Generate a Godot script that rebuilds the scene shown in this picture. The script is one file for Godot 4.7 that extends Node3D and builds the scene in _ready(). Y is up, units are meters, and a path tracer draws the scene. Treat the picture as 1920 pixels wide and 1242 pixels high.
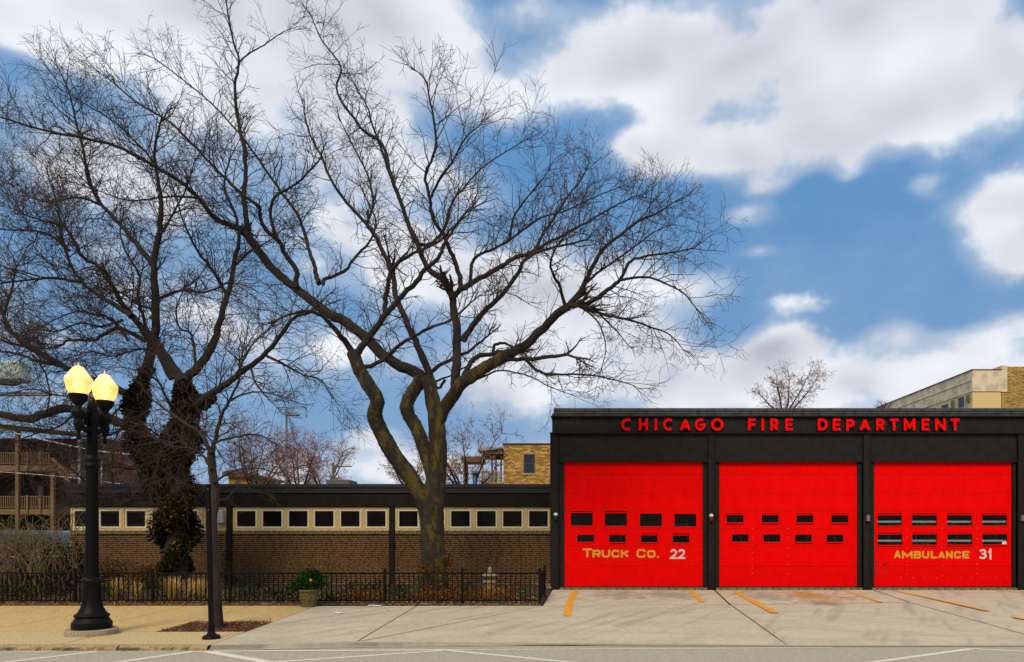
extends Node3D
# A fire station on a city street with bare honey locusts, a lit twin lamp and a fenced garden strip.
# Metres, y up, street runs along x, the facade faces +z. EYE is the height of the camera above the pavement.

const EYE := 1.65
const FOC := 1300.0      # focal length in pixels of a 1920 wide picture
const CX := 1040.0
const HZ := 1005.0
const GD := 21.3         # depth of the garage front
const WD := 23.2         # depth of the office wing front

var rng := RandomNumberGenerator.new()
var used := {}
var M := {}

# ------------------------------------------------------------------ mesh builder
class MB:
	var v := PackedVector3Array()
	var n := PackedVector3Array()
	var c := PackedColorArray()
	var ix := PackedInt32Array()
	var col := Color(1, 1, 1)

	func tri(a: Vector3, b: Vector3, d: Vector3) -> void:  # counter-clockwise seen from the front
		var nn := (b - a).cross(d - a).normalized()
		var k := v.size()
		v.append(a); v.append(b); v.append(d)
		n.append(nn); n.append(nn); n.append(nn)
		c.append(col); c.append(col); c.append(col)
		ix.append(k); ix.append(k + 2); ix.append(k + 1)

	func quad(a: Vector3, b: Vector3, d: Vector3, e: Vector3) -> void:
		var nn := (b - a).cross(d - a)
		if nn.length_squared() < 1e-14:
			nn = (d - a).cross(e - a)
		nn = nn.normalized()
		var k := v.size()
		v.append(a); v.append(b); v.append(d); v.append(e)
		for i in 4:
			n.append(nn); c.append(col)
		ix.append(k); ix.append(k + 2); ix.append(k + 1)
		ix.append(k); ix.append(k + 3); ix.append(k + 2)

	func box(o: Vector3, s: Vector3, bs := Basis()) -> void:
		var h := s * 0.5
		var p := []
		for i in 8:
			p.append(o + bs * Vector3(h.x if i & 1 else -h.x, h.y if i & 2 else -h.y, h.z if i & 4 else -h.z))
		quad(p[4], p[5], p[7], p[6]); quad(p[1], p[0], p[2], p[3])
		quad(p[5], p[1], p[3], p[7]); quad(p[0], p[4], p[6], p[2])
		quad(p[6], p[7], p[3], p[2]); quad(p[0], p[1], p[5], p[4])

	func bbox(o: Vector3, s: Vector3, b := 0.006, bs := Basis()) -> void:  # box with chamfered edges
		var h := s * 0.5
		b = min(b, min(h.x, min(h.y, h.z)) * 0.8)
		var P := func(x: float, y: float, z: float) -> Vector3: return o + bs * Vector3(x, y, z)
		var i := h - Vector3(b, b, b)
		for g in [-1.0, 1.0]:
			var q = [P.call(-i.x, -i.y, h.z * g), P.call(i.x, -i.y, h.z * g), P.call(i.x, i.y, h.z * g), P.call(-i.x, i.y, h.z * g)]
			if g > 0: quad(q[0], q[1], q[2], q[3])
			else: quad(q[3], q[2], q[1], q[0])
			q = [P.call(h.x * g, -i.y, i.z), P.call(h.x * g, -i.y, -i.z), P.call(h.x * g, i.y, -i.z), P.call(h.x * g, i.y, i.z)]
			if g > 0: quad(q[0], q[1], q[2], q[3])
			else: quad(q[3], q[2], q[1], q[0])
			q = [P.call(-i.x, h.y * g, i.z), P.call(i.x, h.y * g, i.z), P.call(i.x, h.y * g, -i.z), P.call(-i.x, h.y * g, -i.z)]
			if g > 0: quad(q[0], q[1], q[2], q[3])
			else: quad(q[3], q[2], q[1], q[0])
			for k in [-1.0, 1.0]:
				q = [P.call(-i.x, i.y * g, h.z * k), P.call(i.x, i.y * g, h.z * k), P.call(i.x, h.y * g, i.z * k), P.call(-i.x, h.y * g, i.z * k)]
				if g * k > 0: quad(q[0], q[1], q[2], q[3])
				else: quad(q[3], q[2], q[1], q[0])
				q = [P.call(i.x * g, -i.y, h.z * k), P.call(h.x * g, -i.y, i.z * k), P.call(h.x * g, i.y, i.z * k), P.call(i.x * g, i.y, h.z * k)]
				if g * k > 0: quad(q[0], q[1], q[2], q[3])
				else: quad(q[3], q[2], q[1], q[0])
				q = [P.call(i.x * g, h.y * k, i.z), P.call(h.x * g, i.y * k, i.z), P.call(h.x * g, i.y * k, -i.z), P.call(i.x * g, h.y * k, -i.z)]
				if g * k > 0: quad(q[3], q[2], q[1], q[0])
				else: quad(q[0], q[1], q[2], q[3])

	func span(a: Vector3, b: Vector3) -> void:  # box between two corners
		box((a + b) * 0.5, (b - a).abs())

	func bspan(a: Vector3, b: Vector3, bev := 0.006) -> void:
		bbox((a + b) * 0.5, (b - a).abs(), bev)

	func bar(a: Vector3, b: Vector3, w: float, h: float) -> void:  # square bar between two points
		var d := (b - a)
		var z := d.normalized()
		var up := Vector3.UP if abs(z.y) < 0.95 else Vector3.RIGHT
		var x := up.cross(z).normalized()
		box((a + b) * 0.5, Vector3(w, h, d.length()), Basis(x, z.cross(x), z))

	func tube(pts: PackedVector3Array, rad: PackedFloat32Array, sides := 6, cap := false) -> void:
		var m := pts.size()
		if m < 2: return
		var t := (pts[1] - pts[0]).normalized()
		var u := t.cross(Vector3(0.31, 0.2, 0.93)).normalized()
		var k0 := v.size()
		for i in m:
			var t2: Vector3
			if i == 0: t2 = t
			elif i == m - 1: t2 = (pts[i] - pts[i - 1]).normalized()
			else: t2 = (pts[i + 1] - pts[i - 1]).normalized()
			u = (u - t2 * u.dot(t2)).normalized()
			var w := t2.cross(u)
			for s in sides:
				var a := TAU * s / sides
				var d := u * cos(a) + w * sin(a)
				v.append(pts[i] + d * rad[i]); n.append(d); c.append(col)
		for i in m - 1:
			for s in sides:
				var a := k0 + i * sides + s
				var b := k0 + i * sides + (s + 1) % sides
				ix.append(a); ix.append(a + sides); ix.append(b)
				ix.append(b); ix.append(a + sides); ix.append(b + sides)
		if cap:
			var e := k0 + (m - 1) * sides
			for s in range(1, sides - 1):
				ix.append(e); ix.append(e + s + 1); ix.append(e + s)

	func lathe(prof: Array, o: Vector3, segs := 20, flute := 0.0, flutes := 0) -> void:  # prof: [radius, height] upwards
		var k0 := v.size()
		var m := prof.size()
		for i in m:
			var r: float = prof[i][0]
			var a: Array = prof[max(i - 1, 0)]
			var b: Array = prof[min(i + 1, m - 1)]
			var tn := Vector2(b[0] - a[0], b[1] - a[1]).normalized()
			for s in segs:
				var q := TAU * s / segs
				var rr := r
				if flutes > 0 and prof[i].size() > 2: rr = r * (1.0 - flute * (0.5 + 0.5 * cos(q * flutes)))
				v.append(o + Vector3(cos(q) * rr, prof[i][1], sin(q) * rr))
				n.append(Vector3(cos(q) * tn.y, -tn.x, sin(q) * tn.y).normalized()); c.append(col)
		for i in m - 1:
			for s in segs:
				var a := k0 + i * segs + s
				var b := k0 + i * segs + (s + 1) % segs
				ix.append(a); ix.append(b); ix.append(a + segs)
				ix.append(b); ix.append(b + segs); ix.append(a + segs)

	func facet(prof: Array, o: Vector3, segs := 20, turn := 0.0) -> void:  # lathe with hard edges between rings
		for i in prof.size() - 1:
			for s in segs:
				var q0 := TAU * s / segs + turn
				var q1 := TAU * (s + 1) / segs + turn
				var a: Array = prof[i]
				var b: Array = prof[i + 1]
				var d0 := Vector3(cos(q0), 0, sin(q0))
				var d1 := Vector3(cos(q1), 0, sin(q1))
				quad(o + d1 * a[0] + Vector3.UP * a[1], o + d0 * a[0] + Vector3.UP * a[1], o + d0 * b[0] + Vector3.UP * b[1], o + d1 * b[0] + Vector3.UP * b[1])

	func prism(poly: PackedVector2Array, z0: float, z1: float, xf := Transform3D()) -> void:  # outline in xy, extruded along z
		var p := poly
		if not Geometry2D.is_polygon_clockwise(p): p.reverse()   # now clockwise with y up as Godot counts it
		var area := 0.0
		for i in p.size():
			var j := (i + 1) % p.size()
			area += p[i].x * p[j].y - p[j].x * p[i].y
		if area < 0: p.reverse()
		var ts := Geometry2D.triangulate_polygon(p)
		for i in range(0, ts.size(), 3):
			var a := p[ts[i]]; var b := p[ts[i + 1]]; var d := p[ts[i + 2]]
			if (b - a).cross(d - a) < 0:
				var sw := b; b = d; d = sw
			tri(xf * Vector3(a.x, a.y, z1), xf * Vector3(b.x, b.y, z1), xf * Vector3(d.x, d.y, z1))
			tri(xf * Vector3(d.x, d.y, z0), xf * Vector3(b.x, b.y, z0), xf * Vector3(a.x, a.y, z0))
		for i in p.size():
			var a := p[i]; var b := p[(i + 1) % p.size()]
			quad(xf * Vector3(a.x, a.y, z0), xf * Vector3(b.x, b.y, z0), xf * Vector3(b.x, b.y, z1), xf * Vector3(a.x, a.y, z1))

	func leaf(o: Vector3, along: Vector3, side: Vector3, l: float, w: float, fold := 0.25) -> void:  # a small folded blade
		var nn := along.cross(side).normalized()
		var tip := o + along * l
		var mid := o + along * l * 0.45
		var a := mid + side * w * 0.5 + nn * w * fold
		var b := mid - side * w * 0.5 + nn * w * fold
		tri(o, a, tip); tri(o, tip, b)

	func blob(o: Vector3, r: Vector3, rough: float, rg: RandomNumberGenerator, rows := 7, segs := 11) -> void:  # an uneven stone
		var ph := rg.randf() * 9.0
		var R := func(a: float, b: float) -> Vector3:
			var k := 1.0 + rough * (sin(a * 2.0 + ph) * cos(b * 3.0 + ph) + 0.6 * sin(a * 5.0 + b * 4.0 + ph * 2.0))
			return o + Vector3(cos(a) * sin(b) * r.x, cos(b) * r.y, sin(a) * sin(b) * r.z) * k
		for i in rows:
			for s in segs:
				var a0 := TAU * s / segs; var a1 := TAU * (s + 1) / segs
				var b0 := PI * i / rows; var b1 := PI * (i + 1) / rows
				quad(R.call(a1, b1), R.call(a0, b1), R.call(a0, b0), R.call(a1, b0))

	func mesh() -> ArrayMesh:
		var am := ArrayMesh.new()
		var arr := []
		arr.resize(Mesh.ARRAY_MAX)
		arr[Mesh.ARRAY_VERTEX] = v; arr[Mesh.ARRAY_NORMAL] = n; arr[Mesh.ARRAY_COLOR] = c; arr[Mesh.ARRAY_INDEX] = ix
		am.add_surface_from_arrays(Mesh.PRIMITIVE_TRIANGLES, arr)
		return am

# ------------------------------------------------------------------ nodes
func numbered(called: String) -> String:
	if not used.has(called):
		used[called] = 0
		return called
	used[called] += 1
	return "%s_%03d" % [called, used[called]]

func thing(called: String, label: String, category: String, at := Vector3.ZERO, group := "") -> Node3D:
	var o := Node3D.new()
	o.name = numbered(called)
	add_child(o)
	o.position = at
	o.set_meta("label", label); o.set_meta("category", category)
	if group: o.set_meta("group", group)
	return o

func part(called: String, mb: MB, m: Material, parent: Node3D, back := Vector3.ZERO) -> MeshInstance3D:
	# back: the world position of the thing, so that parts may be laid out in world coordinates
	return place(called, mb.mesh(), m, parent, -back)

func place(called: String, mesh: Mesh, m: Material, parent: Node3D, at := Vector3.ZERO) -> MeshInstance3D:
	var o := MeshInstance3D.new()
	o.mesh = mesh
	o.material_override = m
	o.name = called if parent != self else numbered(called)
	o.position = at
	parent.add_child(o, true)
	return o

func solo(called: String, mb: MB, m: Material, label: String, category: String, at := Vector3.ZERO, group := "") -> MeshInstance3D:
	var o := place(called, mb.mesh(), m, self, at)
	o.set_meta("label", label); o.set_meta("category", category)
	if group: o.set_meta("group", group)
	return o

func struct(called: String, mb: MB, m: Material, label := "", category := "") -> MeshInstance3D:
	var o := place(called, mb.mesh(), m, self)
	o.set_meta("kind", "structure")
	if label: o.set_meta("label", label)
	if category: o.set_meta("category", category)
	return o

# ------------------------------------------------------------------ places
func P(px: float, py: float, d: float) -> Vector3:   # a point seen at (px, py), d metres away
	return Vector3((px - CX) * d / FOC, EYE + (HZ - py) * d / FOC, -d)

func G(px: float, py: float, h := 0.0) -> Vector3:   # a point of the ground at height h
	var d := (EYE - h) * FOC / (py - HZ)
	return Vector3((px - CX) * d / FOC, h, -d)

func gx(px: float, d := GD) -> float: return (px - CX) * d / FOC
func gy(py: float, d := GD) -> float: return EYE + (HZ - py) * d / FOC

# ------------------------------------------------------------------ materials
func lin(r: float, g: float, b: float) -> Color: return Color(r, g, b).linear_to_srgb()

func noise_tex(freq: float, lo: float, hi: float, size := 512, sd := 1, octaves := 4, tint_lo := Color(1, 1, 1), tint_hi := Color(1, 1, 1), a := 0.3, b := 0.7) -> NoiseTexture2D:
	var f := FastNoiseLite.new()
	f.seed = sd; f.frequency = freq; f.fractal_octaves = octaves; f.noise_type = FastNoiseLite.TYPE_SIMPLEX_SMOOTH
	var t := NoiseTexture2D.new()
	t.width = size; t.height = size; t.seamless = true; t.noise = f
	var g := Gradient.new()
	g.offsets = PackedFloat32Array([a, b])
	g.colors = PackedColorArray([Color(lo * tint_lo.r, lo * tint_lo.g, lo * tint_lo.b), Color(hi * tint_hi.r, hi * tint_hi.g, hi * tint_hi.b)])
	t.color_ramp = g
	return t

func normal_tex(freq: float, strength: float, size := 512, sd := 3, octaves := 4) -> NoiseTexture2D:
	var f := FastNoiseLite.new()
	f.seed = sd; f.frequency = freq; f.fractal_octaves = octaves
	var t := NoiseTexture2D.new()
	t.width = size; t.height = size; t.seamless = true; t.noise = f; t.as_normal_map = true; t.bump_strength = strength
	return t

func mat(c: Color, rough := 0.8, metal := 0.0, vc := false) -> StandardMaterial3D:   # c in linear values
	var m := StandardMaterial3D.new()
	m.albedo_color = c.linear_to_srgb()
	m.roughness = rough; m.metallic = metal
	m.vertex_color_use_as_albedo = vc
	return m

func tex(m: StandardMaterial3D, t: Texture2D, metres: float, nt: Texture2D = null, nscale := 1.0) -> StandardMaterial3D:
	m.uv1_triplanar = true; m.uv1_world_triplanar = true
	m.uv1_scale = Vector3.ONE / metres
	if t: m.albedo_texture = t
	if nt:
		m.normal_enabled = true; m.normal_texture = nt; m.normal_scale = nscale
	return m

# ------------------------------------------------------------------ sky
const EXPO := 1.75

func dir_of(px: float, py: float) -> Vector2:
	var u := (px - CX) / FOC
	var w := (HZ - py) / FOC
	return Vector2(atan(u), atan(w / sqrt(1.0 + u * u)))

func make_sky() -> ImageTexture:
	# banks of cumulus: where each heap stands, how wide, how high, how dense
	var heaps := [
		[90, 60, 90, 60, 0.9], [230, 70, 200, 90, 1.0], [420, 60, 230, 110, 1.0], [580, 50, 190, 130, 1.1], [730, 70, 170, 110, 1.0], [850, 150, 110, 80, 0.9], [950, 190, 90, 45, 0.8],
		[400, 190, 170, 80, 0.55], [620, 200, 150, 90, 0.6], [560, 330, 160, 90, 0.28], [250, 300, 200, 90, 0.22],
		[1010, 20, 90, 50, 0.55], [1060, 150, 90, 60, 0.85], [1170, 100, 130, 80, 1.0], [1290, 80, 170, 90, 1.0], [1440, 110, 230, 120, 1.1], [1500, 40, 130, 60, 0.8], [1620, 80, 220, 90, 1.0],
		[1730, 60, 120, 60, 0.8], [1760, 180, 190, 95, 1.1], [1890, 150, 110, 100, 1.0], [1560, 210, 160, 80, 1.0], [1350, 195, 130, 60, 0.7],
		[1370, 275, 180, 58, 1.15], [1190, 265, 40, 22, 0.8], [1220, 300, 60, 40, 0.6], [1480, 270, 120, 60, 0.9], [1590, 315, 32, 22, 0.75], [1440, 345, 60, 25, 0.6],
		[1400, 405, 70, 26, 0.55], [1420, 470, 50, 10, 0.35], [1900, 380, 140, 60, 1.0], [1910, 470, 100, 60, 0.9], [1730, 350, 45, 22, 0.6],
		[780, 500, 140, 60, 0.75], [900, 530, 180, 70, 0.9], [1060, 565, 210, 80, 0.95], [1300, 545, 90, 40, 0.85], [1180, 640, 170, 70, 0.9],
		[1455, 655, 75, 52, 1.0], [1360, 715, 180, 55, 1.05], [1600, 715, 140, 50, 0.95], [1680, 635, 70, 36, 0.85], [1830, 655, 120, 48, 1.0], [1740, 715, 200, 60, 1.05], [1930, 715, 120, 70, 1.0], [1520, 730, 300, 50, 0.9], [1850, 740, 200, 50, 0.9],
		[1000, 680, 220, 70, 0.85], [1180, 730, 160, 50, 0.9], [640, 650, 60, 36, 0.6], [690, 830, 70, 36, 0.9], [740, 870, 130, 45, 0.9], [110, 640, 60, 26, 0.5], [930, 760, 90, 40, 0.6], [560, 900, 160, 40, 0.6], [1480, 570, 60, 22, 0.3],
		[150, 740, 160, 40, 0.45], [280, 400, 420, 190, 0.26], [620, 330, 220, 200, 0.28], [850, 340, 170, 130, 0.24], [180, 560, 260, 120, 0.22], [680, 690, 260, 120, 0.22], [480, 620, 200, 120, 0.18], [60, 240, 160, 120, 0.25], [480, 720, 50, 24, 0.3], [980, 860, 160, 40, 0.6],
	]
	var hp := []
	for h in heaps:
		var a := dir_of(h[0], h[1])
		var bx := dir_of(h[0] + h[2], h[1])
		var by := dir_of(h[0], h[1] - h[3])
		hp.append([a.x, a.y, max(bx.x - a.x, 0.01), max(by.y - a.y, 0.01), h[4]])
	var rg := RandomNumberGenerator.new()
	rg.seed = 77
	for i in 120:   # the same kind of sky all round
		var az := rg.randf_range(0.72, TAU - 0.72)
		if az > PI: az -= TAU
		var el := rg.randf_range(0.02, 0.9)
		var w := rg.randf_range(0.06, 0.2) * (1.0 + 0.4 * el)
		hp.append([az, el, w, w * rg.randf_range(0.35, 0.6), rg.randf_range(0.6, 1.1)])
	for i in 26:
		hp.append([rg.randf_range(-PI, PI), rg.randf_range(0.95, 1.45), rg.randf_range(0.3, 0.9), rg.randf_range(0.08, 0.16), rg.randf_range(0.6, 1.1)])
	var W := 4096
	var H := 2048
	var low := 8
	var lw := W / low
	var lh := H / low
	var cov := Image.create(lw, lh, false, Image.FORMAT_RF)
	for y in lh / 2:
		var el := PI * 0.5 - PI * (y + 0.5) / lh
		for b in hp:
			var dy: float = (el - b[1]) / b[3]
			if abs(dy) > 2.0: continue
			var ce: float = max(0.2, cos(el)) if el > 0.9 else 1.0
			var x0 := int(floor(((b[0] - 2.0 * b[2] / ce) / TAU + 0.5) * lw))
			var x1 := int(ceil(((b[0] + 2.0 * b[2] / ce) / TAU + 0.5) * lw))
			for xx in range(x0, x1 + 1):
				var x := posmod(xx, lw)
				var az := ((xx + 0.5) / lw - 0.5) * TAU
				var dx: float = (az - b[0]) / (b[2] / ce)
				var q := dx * dx + dy * dy
				if q < 4.0:
					var f: float = b[4] * exp(-q * 1.15)
					var o := cov.get_pixel(x, y).r
					cov.set_pixel(x, y, Color(o + f * (1.0 - min(o, 0.85)), 0, 0))
	cov.resize(W, H, Image.INTERPOLATE_CUBIC)
	var cd := cov.get_data().to_float32_array()
	var n1 := FastNoiseLite.new()
	n1.seed = 11; n1.frequency = 5.0; n1.fractal_octaves = 7; n1.noise_type = FastNoiseLite.TYPE_SIMPLEX_SMOOTH; n1.fractal_gain = 0.57
	var n2 := FastNoiseLite.new()
	n2.seed = 5; n2.frequency = 3.2; n2.fractal_octaves = 3; n2.noise_type = FastNoiseLite.TYPE_SIMPLEX_SMOOTH
	var n3 := FastNoiseLite.new()
	n3.seed = 11; n3.frequency = 4.2; n3.fractal_octaves = 3; n3.noise_type = FastNoiseLite.TYPE_SIMPLEX_SMOOTH
	var colour := func(az: float, el: float, c: float) -> Color:
		var d := Vector3(sin(az) * cos(el), sin(el) * 1.5, -cos(az) * cos(el))
		var wob: float = n1.get_noise_3dv(d)
		var soft: float = n3.get_noise_3dv(d) - n3.get_noise_3dv(d + Vector3(0.0, 0.07, 0.0))
		var big: float = n2.get_noise_3dv(d + Vector3(7, 3, 1))
		var s := sin(max(el, 0.0))
		var t := pow(1.0 - s, 3.0)
		var blue := Color(0.085, 0.265, 0.545).lerp(Color(0.29, 0.45, 0.66), t * 0.95)
		var f := c * 0.94 + wob * 0.78 + big * 0.14
		var a := smoothstep(0.40, 0.72, f)
		var veil := smoothstep(0.16, 0.62, c + wob * 0.40 + big * 0.2) * 0.44 + smoothstep(-0.2, 0.5, f) * 0.08
		a = 1.0 - (1.0 - a) * (1.0 - veil * 0.9)
		var thick := smoothstep(0.55, 1.25, c + wob * 0.15)
		var lum: float = 0.86 - 0.135 * thick * (0.55 + 0.9 * clamp(0.5 - big * 1.6, 0.0, 1.0)) + soft * 0.26
		lum = clamp(lum, 0.52, 0.97)
		var cl := Color(lum * 0.94, lum * 0.975, lum * lerp(1.12, 1.01, (lum - 0.5) * 2.0))
		return blue.lerp(cl, a * 0.97)
	# all round at an eighth of the size, then the part in front at full size
	var im := Image.create(lw, lh, false, Image.FORMAT_RGBF)
	for y in lh:
		var el := PI * 0.5 - PI * (y + 0.5) / lh
		for x in lw:
			var az := ((x + 0.5) / lw - 0.5) * TAU
			if el > -0.03:
				im.set_pixel(x, y, colour.call(az, el, cd[(y * low + low / 2) * W + x * low + low / 2]))
			else:
				im.set_pixel(x, y, Color(0.2, 0.2, 0.2))
	im.resize(W, H, Image.INTERPOLATE_CUBIC)
	for y in range(380, 1030):
		var el := PI * 0.5 - PI * (y + 0.5) / H
		for x in range(1530, 2566):
			var az := ((x + 0.5) / W - 0.5) * TAU
			im.set_pixel(x, y, colour.call(az, el, cd[y * W + x]))
	# the middle of a panorama looks back: turn it half round
	var out := Image.create(W, H, false, Image.FORMAT_RGBF)
	out.blit_rect(im, Rect2i(W / 2, 0, W / 2, H), Vector2i(0, 0))
	out.blit_rect(im, Rect2i(0, 0, W / 2, H), Vector2i(W / 2, 0))
	return ImageTexture.create_from_image(out)

func view_and_light() -> void:
	var cam := Camera3D.new()
	cam.name = "camera"
	cam.position = Vector3(0, EYE, 0)
	cam.projection = Camera3D.PROJECTION_FRUSTUM
	cam.near = 0.1; cam.far = 900.0
	cam.size = 0.1 * 1242.0 / FOC
	cam.frustum_offset = Vector2(0.1 * (960.0 - CX) / FOC, 0.1 * (HZ - 621.0) / FOC)
	add_child(cam)
	cam.current = true
	var sm := PanoramaSkyMaterial.new()
	sm.panorama = make_sky()
	var sky := Sky.new()
	sky.sky_material = sm
	var env := Environment.new()
	env.background_mode = Environment.BG_SKY
	env.sky = sky
	env.background_energy_multiplier = 1.0 / EXPO
	env.tonemap_mode = Environment.TONE_MAPPER_LINEAR
	env.tonemap_exposure = EXPO
	env.sdfgi_enabled = true; env.ssao_enabled = true; env.ssil_enabled = true
	var we := WorldEnvironment.new()
	we.name = "world"
	we.environment = env
	add_child(we)
	var sun := DirectionalLight3D.new()
	sun.name = "sun"
	sun.light_energy = 0.5
	sun.light_color = Color(1.0, 0.91, 0.76)
	sun.light_angular_distance = 22.0
	sun.shadow_enabled = true
	add_child(sun)
	sun.look_at_from_position(Vector3(-4, 15, 16.5), Vector3.ZERO, Vector3.UP)

func materials() -> void:
	var grain := noise_tex(0.05, 0.72, 1.12, 512, 4, 5)
	var blotch := noise_tex(0.012, 0.78, 1.1, 512, 9, 5)
	var fine_n := normal_tex(0.09, 3.0, 512, 6, 4)
	M.asphalt = tex(mat(Color(0.40, 0.36, 0.29), 0.92), noise_tex(0.03, 0.93, 1.04, 1024, 21, 7), 3.3, fine_n, 0.15)
	M.road_paint = tex(mat(Color(0.80, 0.76, 0.67), 0.85), noise_tex(0.035, 0.86, 1.03, 512, 31, 5), 0.8)
	M.concrete = tex(mat(Color(1, 1, 1), 0.9, 0.0, true), noise_tex(0.02, 0.955, 1.03, 1024, 12, 7), 3.7, fine_n, 0.12)
	M.walk = tex(mat(Color(0.565, 0.39, 0.15), 0.92), noise_tex(0.02, 0.94, 1.04, 1024, 13, 7, Color(0.98, 0.99, 1)), 4.3, fine_n, 0.14)
	M.walk_pale = tex(mat(Color(0.565, 0.435, 0.225), 0.92), noise_tex(0.03, 0.9, 1.05, 1024, 14, 7), 2.3, fine_n, 0.2)
	M.kerb = tex(mat(Color(1, 1, 1), 0.95, 0.0, true), grain, 0.9, fine_n, 0.8)
	M.ground = tex(mat(Color(0.09, 0.075, 0.04), 1.0), blotch, 5.0)
	M.soil = tex(mat(Color(0.05, 0.032, 0.018), 1.0), grain, 1.2, fine_n, 1.0)
	M.yellow_paint = tex(mat(Color(0.85, 0.36, 0.008), 0.8), noise_tex(0.04, 0.85, 1.04, 512, 33, 5), 0.7)
	M.steel = tex(mat(Color(0.0185, 0.0165, 0.0145), 0.6), noise_tex(0.01, 0.92, 1.1, 512, 41, 5), 2.2)
	M.steel.metallic_specular = 0.22
	M.cornice = tex(mat(Color(0.075, 0.077, 0.072), 0.42, 0.3), noise_tex(0.012, 0.75, 1.2, 512, 43, 4), 1.6)
	M.red = tex(mat(Color(0.86, 0.0025, 0.002), 0.55), noise_tex(0.012, 0.965, 1.0, 512, 45, 6), 2.7)
	M.red.uv1_scale = Vector3(0.5, 0.25, 0.5)
	M.seam = mat(Color(0.22, 0.002, 0.002), 0.8)
	M.red.metallic_specular = 0.12
	M.sign_red = mat(Color(0.88, 0.003, 0.002), 0.5)
	M.sign_red.metallic_specular = 0.12
	M.black = mat(Color(0.008, 0.008, 0.008), 0.55)
	M.iron = tex(mat(Color(0.0055, 0.0055, 0.0065), 0.5), noise_tex(0.05, 0.8, 1.2, 256, 46, 3), 0.5)
	M.iron.metallic_specular = 0.25
	M.gold = tex(mat(Color(0.88, 0.38, 0.006), 0.6), noise_tex(0.05, 0.82, 1.05, 256, 47, 3), 0.4)
	M.silver = mat(Color(0.62, 0.60, 0.58), 0.5)
	var glass := mat(Color(0.02, 0.022, 0.024), 0.02)
	glass.transparency = BaseMaterial3D.TRANSPARENCY_ALPHA
	glass.albedo_color.a = 0.22
	glass.metallic_specular = 0.5
	M.glass = glass
	M.dark_room = mat(Color(0.03, 0.028, 0.026), 0.9)
	M.mortar = tex(mat(Color(0.43, 0.23, 0.075), 0.95), grain, 0.6)
	M.brick = []
	for c in [Color(0.022, 0.011, 0.007), Color(0.042, 0.016, 0.009), Color(0.080, 0.026, 0.012), Color(0.028, 0.014, 0.010)]:
		M.brick.append(tex(mat(c, 0.8), noise_tex(0.06, 0.7, 1.3, 256, 50 + M.brick.size(), 3), 0.35))
	M.brick_any = tex(mat(Color(1, 1, 1), 0.8, 0.0, true), noise_tex(0.06, 0.7, 1.3, 256, 56, 3), 0.35)
	M.frame_tan = tex(mat(Color(0.72, 0.555, 0.245), 0.6), noise_tex(0.02, 0.95, 1.02, 256, 57, 4), 0.9)
	M.sash = tex(mat(Color(0.86, 0.77, 0.52), 0.5), noise_tex(0.02, 0.95, 1.02, 256, 58, 4), 0.7)
	M.sill = tex(mat(Color(0.30, 0.245, 0.135), 0.95), noise_tex(0.025, 0.35, 1.15, 512, 59, 5), 0.8, fine_n, 0.6)
	M.bark = tex(mat(Color(1, 1, 1), 0.95, 0.0, true), noise_tex(0.05, 0.55, 1.3, 512, 61, 5), 0.5, normal_tex(0.05, 6.0, 512, 62, 5), 1.0)
	M.mossy_bark = tex(mat(Color(1, 1, 1), 0.95, 0.0, true), noise_tex(0.05, 0.55, 1.35, 512, 63, 5), 0.9, normal_tex(0.06, 6.0, 512, 64, 5), 1.0)
	for b in [M.bark, M.mossy_bark]: b.uv1_scale = Vector3(3.2, 0.75, 3.2)
	M.twig = mat(Color(1, 1, 1), 0.85, 0.0, true)
	var lf := mat(Color(1, 1, 1), 0.8, 0.0, true)
	lf.metallic_specular = 0.15
	lf.backlight_enabled = true; lf.backlight = Color(0.12, 0.12, 0.06)
	lf.cull_mode = BaseMaterial3D.CULL_DISABLED
	M.leaf = lf
	M.litter = mat(Color(1, 1, 1), 0.9, 0.0, true)
	M.mulch = tex(mat(Color(0.10, 0.028, 0.008), 1.0), grain, 0.5, fine_n, 1.0)
	M.white = mat(Color(0.7, 0.7, 0.68), 0.6)
	M.wood_tan = tex(mat(Color(0.20, 0.125, 0.055), 0.85), grain, 1.3)
	M.wood_grey = tex(mat(Color(0.16, 0.115, 0.06), 0.9), grain, 1.1)
	M.wood_yellow = tex(mat(Color(0.42, 0.26, 0.02), 0.8), grain, 1.0)
	M.metal_grey = mat(Color(0.22, 0.23, 0.24), 0.45, 0.6)

# ------------------------------------------------------------------ street, pavement, drive
const ROAD := -0.07

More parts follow.
